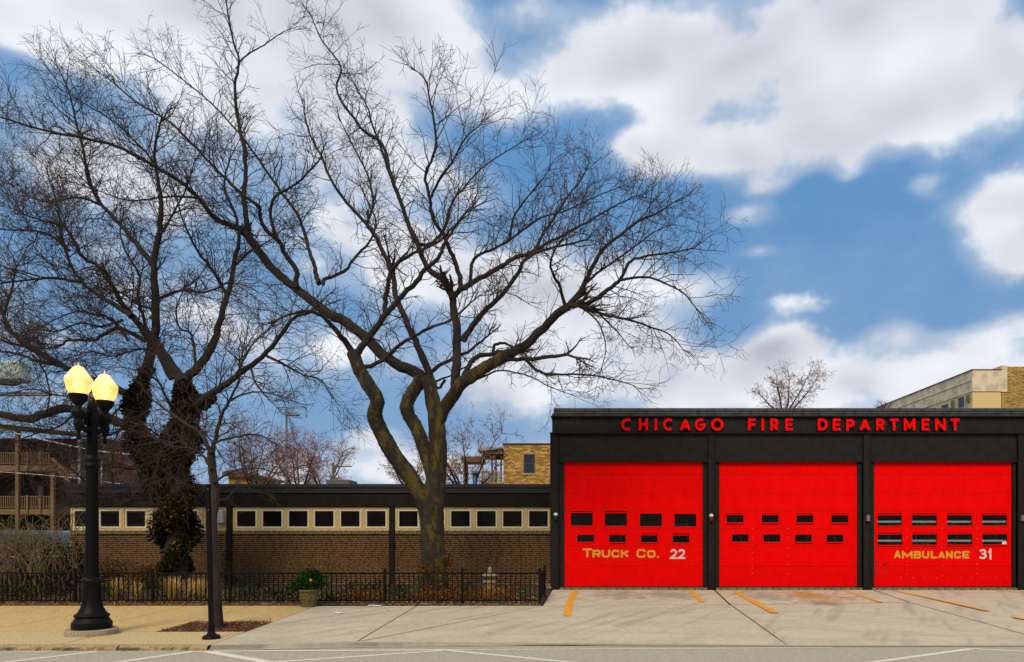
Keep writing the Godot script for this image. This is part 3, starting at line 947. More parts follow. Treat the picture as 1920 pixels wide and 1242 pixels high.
	mb.bspan(Vector3(gx(1031), gy(813.6), z - 0.2), Vector3(fr, gy(811.6), z + 0.075), 0.004)
	mb.bspan(Vector3(gx(1033), gy(782.6), z - 0.2), Vector3(fr, gy(780.4), z + 0.085), 0.004)
	mb.prism(PackedVector2Array([Vector2(gx(1033.5), gy(782.5)), Vector2(fl + 0.01, gy(782.5)), Vector2(fl + 0.01, gy(803))]), z - 0.12, z - 0.01)
	part("fascia_beam", mb, M.steel, st)
	# stepped metal coping in lengths
	var cx0 := gx(1038)
	for s in [[1038.0, 1324.0], [1324.4, 1505.0], [1505.4, 1685.0], [1685.4, 1866.0], [1866.4, 2140.0]]:
		mb = MB.new()
		mb.bspan(Vector3(gx(s[0]), gy(780.4), z - 0.3), Vector3(gx(s[1]), gy(776.5), z + 0.02), 0.004)
		mb.bspan(Vector3(gx(s[0]), gy(776.2), z - 0.3), Vector3(gx(s[1]), gy(772.0), z + 0.045), 0.004)
		mb.bspan(Vector3(gx(s[0]), gy(771.7), z - 0.3), Vector3(gx(s[1]), gy(766.3), z + 0.075), 0.006)
		part("coping", mb, M.cornice, st)
	cx0 = cx0
	# --- sign letters
	var sg := Node3D.new()
	sg.name = "sign_lettering"; st.add_child(sg)
	sg.set_meta("label", "raised red block letters reading CHICAGO FIRE DEPARTMENT")
	var word := [["C", 88, 200], ["H", 270, 368], ["I", 438, 466], ["C", 530, 640], ["A", 707, 820], ["G", 867, 973], ["O", 1037, 1168], ["F", 1428, 1508], ["I", 1570, 1595], ["R", 1663, 1752], ["E", 1823, 1902]]
	for w in [["D", 303, 407], ["E", 463, 545], ["P", 605, 693], ["A", 745, 860], ["R", 922, 1015], ["T", 1067, 1160], ["M", 1215, 1338], ["E", 1405, 1487], ["N", 1547, 1660], ["T", 1712, 1805]]:
		word.append([w[0], w[1] + 1863.5, w[2] + 1863.5])
	var dz := GD - 0.11
	for w in word:
		var p0: float = 1150.0 + w[1] / 5.647
		var p1: float = 1150.0 + w[2] / 5.647
		var dy := 1.0 if w[0] == "P" else 0.0
		var dip := -0.4 if w[0] in ["C", "O", "G"] else 0.0
		part("letter", letter(w[0], gx(p0, dz), gx(p1, dz), gy(807.6 + dy - dip, dz), gy(785.2 + dy + dip, dz), 4.7 * dz / FOC, -dz - 0.012, -dz, true), M.sign_red, sg)
		part("letter_return", letter(w[0], gx(p0, dz) + 0.002, gx(p1, dz) - 0.002, gy(807.6 + dy - dip, dz) + 0.002, gy(785.2 + dy + dip, dz) - 0.002, 4.5 * dz / FOC, -dz - 0.10, -dz - 0.013, true), M.black, sg)
	# --- doors
	var d1w := []
	for i in 4:
		d1w.append([[1070.2, 1134.2, 1199.8, 1264.5][i], 962.4 + i * 0.6, [1111.6, 1175.6, 1241.4, 1306.0][i], 986.2 + i * 0.6])
		d1w.append([[1082.6, 1142.2, 1201.8, 1261.2][i], 1003.2 + i * 0.5, [1114.0, 1173.8, 1233.2, 1293.0][i], 1016.8 + i * 0.5])
	var d2w := []
	for i in 4:
		d2w.append([[1362.3, 1428.2, 1493.4, 1559.0][i], 966.4 + i * 0.1, [1394.4, 1460.2, 1525.6, 1591.2][i], 980.4 + i * 0.1])
		d2w.append([[1372.4, 1431.6, 1490.8, 1550.0][i], 1002.4 + i * 0.2, [1404.0, 1463.2, 1522.4, 1581.4][i], 1016.6 + i * 0.2])
	var d3w := []
	for i in 4:
		d3w.append([[1645.2, 1710.4, 1776.0, 1842.0][i], 967.0 - i * 0.2, [1691.6, 1757.2, 1823.0, 1888.8][i], 986.6 - i * 0.2])
		d3w.append([[1645.4, 1710.6, 1776.4, 1842.0][i], 1002.8 - i * 0.2, [1692.0, 1757.2, 1823.4, 1889.0][i], 1022.4 - i * 0.2])
	var da := overhead_door(st, doors[0][0], doors[0][1], [866.5, 891, 925, 959, 993, 1025, 1062, 1100.6], d1w, "red ribbed door lettered TRUCK CO. 22")
	var db := overhead_door(st, doors[1][0], doors[1][1], [866.5, 891, 925, 959, 993, 1025, 1063, 1100.6], d2w, "red ribbed door without lettering")
	var dc := overhead_door(st, doors[2][0], doors[2][1], [866.5, 891, 925, 959, 995, 1030, 1063, 1100.6], d3w, "red ribbed door lettered AMBULANCE 31")
	for t in [["T", 315, 420, 533, 635], ["R", 425, 518, 548, 636], ["U", 530, 625, 549, 637], ["C", 640, 735, 549, 637], ["K", 745, 838, 550, 638], ["C", 922, 1030, 540, 639], ["O", 1040, 1135, 553, 639], [".", 1150, 1174, 620, 640]]:
		door_text(da, t[0], 1040 + t[1] / 6.0, 1040 + t[2] / 6.0, 940 + t[3] / 6.0, 940 + t[4] / 6.0, 3.7, M.gold, true)
	for t in [["2", 1299, 1377], ["2", 1389, 1467]]:
		door_text(da, t[0], 1040 + t[1] / 6.0, 1040 + t[2] / 6.0, 940 + 541 / 6.0, 940 + 651 / 6.0, 3.2, M.silver, false, true)
	for t in [["A", 360, 446, 586], ["M", 457, 585, 600], ["B", 598, 687, 600], ["U", 698, 784, 600], ["L", 802, 884, 600], ["A", 892, 975, 600], ["N", 985, 1066, 600], ["C", 1081, 1170, 600], ["E", 1181, 1265, 600]]:
		door_text(dc, t[0], 1620 + t[1] / 6.4, 1620 + t[2] / 6.4, 940 + t[3] / 6.4, 940 + 690 / 6.4, 3.6, M.gold, true)
	for t in [["3", 1382, 1474], ["1", 1480, 1541]]:
		door_text(dc, t[0], 1620 + t[1] / 6.4, 1620 + t[2] / 6.4, 940 + 578 / 6.4, 940 + 696 / 6.4, 3.3, M.silver, false, true)
	# pale bars added behind the right-hand door panes to paint a bluish reflection
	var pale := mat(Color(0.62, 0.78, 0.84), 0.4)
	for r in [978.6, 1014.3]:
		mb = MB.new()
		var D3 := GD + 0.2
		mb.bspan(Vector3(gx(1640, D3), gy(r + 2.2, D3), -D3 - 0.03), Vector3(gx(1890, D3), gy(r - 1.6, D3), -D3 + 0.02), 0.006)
		part("reflection_bar", mb, pale, dc)
	mb = MB.new()
	var Dl := GD + 0.152
	mb.span(Vector3(gx(1879.4, Dl), gy(1021.6, Dl), -Dl - 0.001), Vector3(gx(1888.2, Dl), gy(1016.0, Dl), -Dl + 0.001))
	part("notice", mb, M.white, dc)
	# rivets, bare metal where the paint has chipped
	var rv := RandomNumberGenerator.new()
	rv.seed = 4
	var chip := mat(Color(0.62, 0.40, 0.22), 0.6)
	for spec in [[dc, 1690.0, 1890.0, 10, 1084.2], [dc, 1701.0, 1701.0, 6, 1000], [dc, 1767.0, 1767.0, 6, 1000], [dc, 1832.5, 1832.5, 6, 1000], [db, 1411.0, 1411.0, 7, 1010], [db, 1477.0, 1477.0, 6, 1010]]:
		mb = MB.new()
		for i in spec[3]:
			var f: float = float(i) / (spec[3] - 1)
			var q := P(lerp(spec[1], spec[2], f), spec[4] if spec[1] != spec[2] else lerp(990.0, 1075.0, f) + rv.randf() * 5.0, GD + 0.138)
			mb.lathe([[0.0001, -0.008], [0.008, -0.004], [0.008, 0.004], [0.0001, 0.008]], q, 8)
		part("rivets", mb, chip, spec[0])
	# scuffs and old tape marks low on the ambulance door
	for i in 16:
		mb = MB.new()
		var sx := 1641.0 + rv.randf() * 22.0
		var sy := 1030.0 + rv.randf() * 40.0
		var a := P(sx, sy, GD + 0.139)
		var b := P(sx + rv.randf_range(-5.0, 5.0), sy + rv.randf_range(3.0, 11.0), GD + 0.139)
		mb.bar(a, b, 0.004, rv.randf_range(0.012, 0.035))
		part("scuff", mb, mat(Color(rv.randf_range(0.28, 0.45), 0.002, 0.002), 0.8), dc)
	# --- bay lights beside the doors
	for l in [[1042.0, 967.0, Color(0.004, 0.05, 0.03)], [1334.0, 969.0, Color(0.16, 0.005, 0.004)]]:
		var bl := Node3D.new()
		bl.name = "bay_light"; st.add_child(bl, true)
		var o := P(l[0], l[1], GD - 0.09)
		mb = MB.new()
		mb.lathe([[0.03, -0.02], [0.062, 0.0], [0.066, 0.03], [0.055, 0.06], [0.03, 0.08], [0.001, 0.085]], o, 16)
		part("dome", mb, M.white, bl)
		mb = MB.new()
		mb.lathe([[0.001, -0.15], [0.035, -0.145], [0.048, -0.11], [0.05, -0.06], [0.045, -0.018]], o, 16)
		part("lens", mb, mat(l[2], 0.15), bl)
		mb = MB.new()
		mb.bspan(o + Vector3(-0.02, -0.02, -0.085), o + Vector3(0.02, 0.03, -0.02), 0.004)
		part("bracket", mb, M.steel, bl)
	for pxs in [1627.5, 1917.5]:
		var sp := Node3D.new()
		sp.name = "wall_speaker"; st.add_child(sp, true)
		var o := P(pxs, 972, GD - 0.05)
		mb = MB.new()
		mb.bspan(o + Vector3(-0.055, -0.1, -0.05), o + Vector3(0.055, 0.1, 0.05), 0.012)
		part("case", mb, mat(Color(0.10, 0.095, 0.085), 0.6), sp)
		for i in 6:
			mb = MB.new()
			mb.bspan(o + Vector3(-0.045, -0.085 + i * 0.026, 0.05), o + Vector3(0.045, -0.07 + i * 0.026, 0.06), 0.003)
			part("slat", mb, mat(Color(0.30, 0.28, 0.25), 0.5), sp)
	# --- office wing
	wing(st)
	return st

func wing(st: Node3D) -> void:
	var z := -WD
	var wx := func(p: float) -> float: return (p - CX) * WD / FOC
	var wy := func(p: float) -> float: return EYE + (HZ - p) * WD / FOC
	var x0: float = wx.call(131.0); var x1: float = wx.call(1036.0)
	var mb := MB.new()
	mb.span(Vector3(x0, 0, z - 7.2), Vector3(x1 + 0.4, wy.call(912.0), z - 7.0))
	mb.span(Vector3(x0 + 0.01, 0, z - 7.0), Vector3(x0 + 0.2, wy.call(912.0), z - 0.13))
	mb.span(Vector3(x0 + 0.2, wy.call(930.0), z - 7.0), Vector3(x1, wy.call(914.0), z - 0.13))
	mb.span(Vector3(x0 + 0.2, -0.05, z - 7.0), Vector3(x1, 0.02, z - 0.13))
	part("wing_shell", mb, M.dark_room, st)
	var wall := Node3D.new()
	wall.name = "brick_wall"; st.add_child(wall)
	mb = MB.new()
	var ytop: float = wy.call(1002.0)
	mb.span(Vector3(x0 + 0.004, -0.05, z - 0.12), Vector3(x1, ytop, z - 0.008))
	part("mortar", mb, M.mortar, wall)
	var meshes := {}
	for l in [0.2, 0.095]:
		for k in 2:
			var b := MB.new()
			b.bbox(Vector3.ZERO, Vector3(l, 0.0505, 0.03), 0.003)
			meshes[[l, k]] = b.mesh()
	var rest := MB.new()
	var rb := RandomNumberGenerator.new()
	rb.seed = 2
	var count := 0
	var bx0: float = wx.call(436.0); var bx1: float = wx.call(729.0)
	var row := 0
	var y := ytop - 0.042
	var cols := [Color(0.018, 0.009, 0.006), Color(0.036, 0.014, 0.008), Color(0.075, 0.024, 0.011), Color(0.024, 0.012, 0.008)]
	while y > 0.02:
		var x := x0 - (0.1655 if row % 2 else 0.0)
		var k := 0
		while x < x1 - 0.02:
			var l: float = 0.2 if (k % 2 == 0 or rb.randf() < 0.04) else 0.095
			var a: float = max(x, x0 + 0.006)
			var b: float = min(x + l, x1 - 0.004)
			if b - a > 0.03:
				var proud := rb.randf_range(-0.002, 0.002)
				var ci: int = [0, 0, 1, 1, 2, 3][rb.randi() % 6]
				if count < 300 and l > 0.15 and a > bx0 and b < bx1 and b - a > 0.19 and row < 19:
					place("brick", meshes[[0.2, 0]], M.brick[ci], wall, Vector3((a + b) * 0.5, y, z - 0.015 + proud))
					count += 1
				else:
					rest.col = cols[ci] * rb.randf_range(0.6, 1.6)
					rest.col.a = 1.0
					rest.bbox(Vector3((a + b) * 0.5, y, z - 0.015 + proud), Vector3(b - a, 0.0505, 0.03), 0.003)
			x += l + 0.018; k += 1
		y -= 0.0685; row += 1
	part("brickwork", rest, M.brick_any, wall).set_meta("kind", "stuff")
	# columns between the bays
	for c in [430.0, 735.0]:
		mb = MB.new()
		mb.bspan(Vector3(wx.call(c - 5.0), 0.0, z - 0.1), Vector3(wx.call(c + 5.2), wy.call(950.0), z + 0.06), 0.005)
		part("steel_column", mb, M.steel, st)
	# windows, six to a bay
	for bay in [[132.0, 424.5], [436.5, 729.5], [741.0, 1034.0]]:
		var pitch: float = (bay[1] - bay[0]) / 6.0
		for i in 6:
			var w := Node3D.new()
			w.name = "window"; st.add_child(w, true)
			var a: float = bay[0] + pitch * i
			var ox0: float = wx.call(a) + 0.001; var ox1: float = wx.call(a + pitch) - 0.001
			var ix0: float = wx.call(a + 3.6); var ix1: float = wx.call(a + pitch - 3.6)
			var oy0: float = wy.call(995.4); var oy1: float = wy.call(951.4)
			var iy0: float = wy.call(991.2); var iy1: float = wy.call(955.0)
			mb = MB.new()
			mb.bspan(Vector3(ox0, oy0, z - 0.08), Vector3(ix0, oy1, z + 0.01), 0.003)
			mb.bspan(Vector3(ix1, oy0, z - 0.08), Vector3(ox1, oy1, z + 0.01), 0.003)
			mb.bspan(Vector3(ix0, oy0, z - 0.08), Vector3(ix1, iy0, z + 0.009), 0.003)
			mb.bspan(Vector3(ix0, iy1, z - 0.08), Vector3(ix1, oy1, z + 0.009), 0.003)
			part("frame", mb, M.frame_tan, w)
			var has_ac: bool = bay[0] < 200.0 and i == 5
			if has_ac:
				mb = MB.new()
				mb.span(Vector3(ix0 + 0.001, iy0 + 0.001, z - 0.05), Vector3(ix1 - 0.001, iy1 - 0.001, z - 0.02))
				part("blank_panel", mb, M.frame_tan, w)
				continue
			mb = MB.new()
			var sx: float = ix0 + 0.008; var ex: float = ix1 - 0.008
			var gx0: float = wx.call(a + 7.0); var gx1: float = wx.call(a + pitch - 7.0)
			var gy0: float = wy.call(987.8); var gy1: float = wy.call(958.8)
			mb.bspan(Vector3(sx, iy0 + 0.008, z - 0.06), Vector3(gx0, iy1 - 0.008, z - 0.006), 0.004)
			mb.bspan(Vector3(gx1, iy0 + 0.008, z - 0.06), Vector3(ex, iy1 - 0.008, z - 0.006), 0.004)
			mb.bspan(Vector3(gx0, iy0 + 0.008, z - 0.06), Vector3(gx1, gy0, z - 0.007), 0.004)
			mb.bspan(Vector3(gx0, gy1, z - 0.06), Vector3(gx1, iy1 - 0.008, z - 0.007), 0.004)
			part("sash", mb, M.sash, w)
			mb = MB.new()
			mb.span(Vector3(gx0 - 0.004, gy0 - 0.004, z - 0.04), Vector3(gx1 + 0.004, gy1 + 0.004, z - 0.034))
			part("pane", mb, M.glass, w)
		for i in 6:
			mb = MB.new()
			var a: float = bay[0] + pitch * i
			mb.bspan(Vector3(wx.call(a) + 0.004, wy.call(1002.2), z - 0.1), Vector3(wx.call(a + pitch) - 0.004, wy.call(995.5), z + 0.045), 0.008)
			part("sill_stone", mb, M.sill, st)
	# fascia and stepped coping
	mb = MB.new()
	mb.bspan(Vector3(wx.call(126.0), wy.call(950.6), z - 0.1), Vector3(x1, wy.call(925.0), z + 0.05), 0.005)
	mb.span(Vector3(wx.call(126.0) + 0.01, wy.call(951.4), z - 0.1), Vector3(x1, wy.call(950.7), z + 0.06))
	part("wing_fascia", mb, M.steel, st)
	for s in [[125.0, 330.0], [330.3, 560.0], [560.3, 790.0], [790.3, 1034.0]]:
		mb = MB.new()
		mb.bspan(Vector3(wx.call(s[0]), wy.call(925.0), z - 0.3), Vector3(wx.call(s[1]), wy.call(921.2), z + 0.10), 0.004)
		mb.bspan(Vector3(wx.call(s[0]), wy.call(920.9), z - 0.3), Vector3(wx.call(s[1]), wy.call(915.6), z + 0.08), 0.004)
		mb.bspan(Vector3(wx.call(s[0]), wy.call(915.3), z - 0.3), Vector3(wx.call(s[1]), wy.call(908.4), z + 0.12), 0.006)
		part("coping", mb, mat(Color(0.028, 0.029, 0.03), 0.45, 0.2) if s[0] < 130 else st.get_child(st.get_child_count() - 1).material_override, st)
	# roof furniture: flue and skylight kerb
	var fl := Node3D.new()
	fl.name = "roof_flue"; st.add_child(fl)
	var o := P(890.5, 908, 26.0)
	mb = MB.new()
	mb.lathe([[0.085, -0.2], [0.085, 0.36]], o, 16)
	part("pipe", mb, M.metal_grey, fl)
	mb = MB.new()
	mb.lathe([[0.09, 0.34], [0.165, 0.36], [0.165, 0.41], [0.16, 0.41], [0.16, 0.37]], o, 16)
	mb.lathe([[0.17, 0.45], [0.17, 0.47], [0.001, 0.475]], o, 16)
	part("cap", mb, M.metal_grey, fl)
	mb = MB.new()
	mb.bspan(P(611, 909, 25.0), P(670, 903.6, 26.0), 0.02)
	part("skylight_kerb", mb, M.metal_grey, st)

# ------------------------------------------------------------------ bare trees
const BARK := Color(0.027, 0.021, 0.0165)
const TIP := Color(0.070, 0.032, 0.022)

func curve(pts: Array, n: int) -> PackedVector3Array:   # a smooth line through points
	var o := PackedVector3Array()
	for i in pts.size() - 1:
		var p0: Vector3 = pts[max(i - 1, 0)]
		var p1: Vector3 = pts[i]
		var p2: Vector3 = pts[i + 1]
		var p3: Vector3 = pts[min(i + 2, pts.size() - 1)]
		for k in n:
			var t := float(k) / n
			o.append(0.5 * (2.0 * p1 + (p2 - p0) * t + (2.0 * p0 - 5.0 * p1 + 4.0 * p2 - p3) * t * t + (3.0 * p1 - p0 - 3.0 * p2 + p3) * t * t * t))
	o.append(pts[-1])
	return o

func rvec(r: RandomNumberGenerator) -> Vector3:
	return Vector3(r.randf_range(-1, 1), r.randf_range(-1, 1), r.randf_range(-1, 1))

var lens := [0.15, 0.11, 0.09, 0.08]
var per_m := [6.5, 6.0, 4.0, 0.0]

func shoot(mb: MB, p: Vector3, d: Vector3, L: float, r: float, lvl: int, deep: int, g: RandomNumberGenerator, lift: float, buds: Color) -> void:
	# a shoot that zigzags, thins and carries smaller shoots
	var n := int(clamp(L / lens[lvl], 3, 16))
	var st := L / n
	var pts := PackedVector3Array([p])
	var rad := PackedFloat32Array([r])
	var dirs := [d]
	var zig := d.cross(rvec(g)).normalized()
	var bend := d.cross(rvec(g)).normalized()
	var ph := g.randf() * TAU
	var am := g.randf_range(0.08, 0.30)
	for i in n:
		d = (d + zig * (0.26 if i % 2 else -0.26) * g.randf_range(0.4, 1.3) + bend * am * sin(ph + i * 0.55) + rvec(g) * 0.22 + Vector3(0, lift, 0)).normalized()
		p += d * st
		pts.append(p)
		rad.append(lerp(r, max(0.0036, r * 0.3), float(i + 1) / n))
		dirs.append(d)
	mb.col = BARK.lerp(TIP, clamp(lvl * 0.36 + g.randf_range(-0.2, 0.2), 0.0, 1.0)) * g.randf_range(0.75, 1.25)
	mb.col.a = 1.0
	mb.tube(pts, rad, 5 if lvl == 0 else (4 if lvl == 1 else 3))
	if buds.a > 0.0: tint_last(mb, pts.size() * (5 if lvl == 0 else (4 if lvl == 1 else 3)))
	if lvl < deep:
		var m := int(L * per_m[lvl] * g.randf_range(0.75, 1.25)) + 1
		for k in m:
			var t := g.randf_range(0.12, 1.0)
			var i := int(min(t * n, n - 1))
			var q := pts[i].lerp(pts[i + 1], t * n - i)
			var dd: Vector3 = dirs[i + 1]
			var side := dd.cross(rvec(g)).normalized()
			var cd := (dd + side * g.randf_range(0.7, 1.7)).normalized()
			var cl := L * g.randf_range(0.35, 0.8) * (1.15 - 0.5 * t)
			shoot(mb, q, cd, max(cl, 0.12), max(rad[i] * 0.62, 0.0042), lvl + 1, deep, g, lift * 0.9, buds)
	elif buds.a > 0.0:
		mb.col = buds * g.randf_range(0.6, 1.4)
		for k in 3:
			var q := pts[g.randi_range(1, n)]
			var al := rvec(g).normalized()
			mb.leaf(q, al, al.cross(Vector3(0.3, 1, 0.2)).normalized(), 0.07, 0.045)

func tint_last(mb: MB, k: int) -> void:   # lighter, redder bark of the trees far behind
	for i in range(mb.c.size() - k, mb.c.size()): mb.c[i] = Color(0.15, 0.085, 0.06)

func limb_tube(mb: MB, pts: PackedVector3Array, rad: PackedFloat32Array, sides: int, rough: float, nz: FastNoiseLite, moss := false) -> void:   # a limb with ridged, uneven bark
	var k0 := mb.v.size()
	mb.tube(pts, rad, sides, true)
	for i in pts.size():
		for s in sides:
			var k := k0 + i * sides + s
			var q := mb.v[k]
			var f := nz.get_noise_3d(q.x * 9.0, q.y * 2.2, q.z * 9.0) * 0.7 + nz.get_noise_3d(q.x * 2.0, q.y * 1.6, q.z * 2.0)
			mb.v[k] = q + mb.n[k] * rad[i] * rough * f
			var tone := 1.0 + 0.5 * nz.get_noise_3d(q.x * 3.0, q.y * 3.0, q.z * 3.0)
			mb.c[k] = Color(mb.c[k].r * tone, mb.c[k].g * tone, mb.c[k].b * tone)
			if moss:   # yellow-green moss in patches on the ridges
				var ridge := nz.get_noise_3d(q.x * 14.0, q.y * 3.0, q.z * 14.0)
				mb.v[k] += mb.n[k] * rad[i] * 0.10 * ridge
				var pm := smoothstep(0.02, 0.34, nz.get_noise_3d(q.x * 2.6 + 5.0, q.y * 0.9, q.z * 2.6) + 0.55 * ridge + 0.25 * nz.get_noise_3d(q.x * 30.0, q.y * 12.0, q.z * 30.0))
				var dk := Color(0.030, 0.022, 0.015) * (1.0 + 0.7 * ridge)
				mb.c[k] = dk.lerp(Color(0.115, 0.090, 0.010), pm * 0.8)

func traced_tree(node: Node3D, D: float, limbs: Array, sd: int, opt := {}) -> void:
	# limbs: [kind, [x, y, x, y, ...] as seen, thickness at start and end, depth at start and end, density]
	var g := RandomNumberGenerator.new()
	g.seed = sd
	var nz := FastNoiseLite.new()
	nz.seed = sd; nz.frequency = 1.0; nz.fractal_octaves = 3
	var crown := MB.new()
	var back: Vector3 = node.position
	var px := D / FOC
	var trunk := MB.new()
	trunk.col = Color(1, 1, 1) if opt.get("moss", true) else Color(0.036, 0.027, 0.019)
	for l in limbs:
		var raw := []
		var n: int = l[1].size() / 2
		for i in n:
			var t := float(i) / (n - 1)
			var dz: float = lerp(l[4], l[5], smoothstep(0.0, 1.0, t)) + sin(t * 5.0 + l[1][0]) * 0.12 * t
			raw.append(P(l[1][i * 2], l[1][i * 2 + 1], D + dz))
		var sub := 4 if l[0] != "trunk" else 14
		var pts := curve(raw, sub)
		# little wriggles between the points that were measured
		var rad := PackedFloat32Array()
		var m := pts.size()
		for i in m:
			var t := float(i) / (m - 1)
			rad.append(lerp(float(l[2]), float(l[3]), pow(t, 0.8)) * px)
			if l[0] != "trunk" and i % 4 != 0:
				pts[i] += rvec(g) * min(rad[i] * 0.5, 0.022)
		if l[0] == "trunk":
			limb_tube(trunk, pts, rad, 30, 0.12, nz, opt.get("moss", true))
		else:
			var lb := MB.new()
			lb.col = BARK
			limb_tube(lb, pts, rad, 8, 0.10, nz)
			part("limb", lb, M.bark, node, back)
		var dens: float = l[6]
		if dens <= 0.0: continue
		var total := 0.0
		for i in m - 1: total += pts[i].distance_to(pts[i + 1])
		var go := 0.0
		var nxt := total * 0.10 + 0.1
		for i in m - 1:
			var sl := pts[i].distance_to(pts[i + 1])
			while nxt < go + sl:
				var q := pts[i].lerp(pts[i + 1], (nxt - go) / sl)
				var t := nxt / total
				var dd := (pts[i + 1] - pts[i]).normalized()
				var side := dd.cross(rvec(g)).normalized()
				if side.y < -0.2 and g.randf() < 0.55: side = -side
				var cd := (dd * 0.8 + side * g.randf_range(0.6, 1.2)).normalized()
				var L: float = g.randf_range(0.5, 1.55) * float(opt.get("reach", 1.0)) * (0.75 + 0.35 * t)
				shoot(crown, q, cd, L, clamp(rad[i] * 0.5, 0.006, 0.016), 0, int(opt.get("deep", 2)), g, lerp(-0.035, 0.03, clampf((q.y - 4.5) / 4.0, 0.0, 1.0)) * (0.3 if opt.get("flat", false) else 1.0), Color(0, 0, 0, 0))
				nxt += g.randf_range(0.15, 0.30) / (dens * float(opt.get("dens", 1.0)))
			go += sl
		# the limb runs out into shoots
		var e := (pts[m - 1] - pts[m - 3]).normalized()
		for k in 3:
			shoot(crown, pts[m - 1], (e + rvec(g) * 0.45).normalized(), g.randf_range(0.55, 1.15) * float(opt.get("reach", 1.0)), rad[m - 1] * 0.8, 0, int(opt.get("deep", 2)), g, 0.01, Color(0, 0, 0, 0))
	part("trunk", trunk, M.mossy_bark if opt.get("moss", true) else M.bark, node, back)
	part("crown", crown, M.twig, node, back)

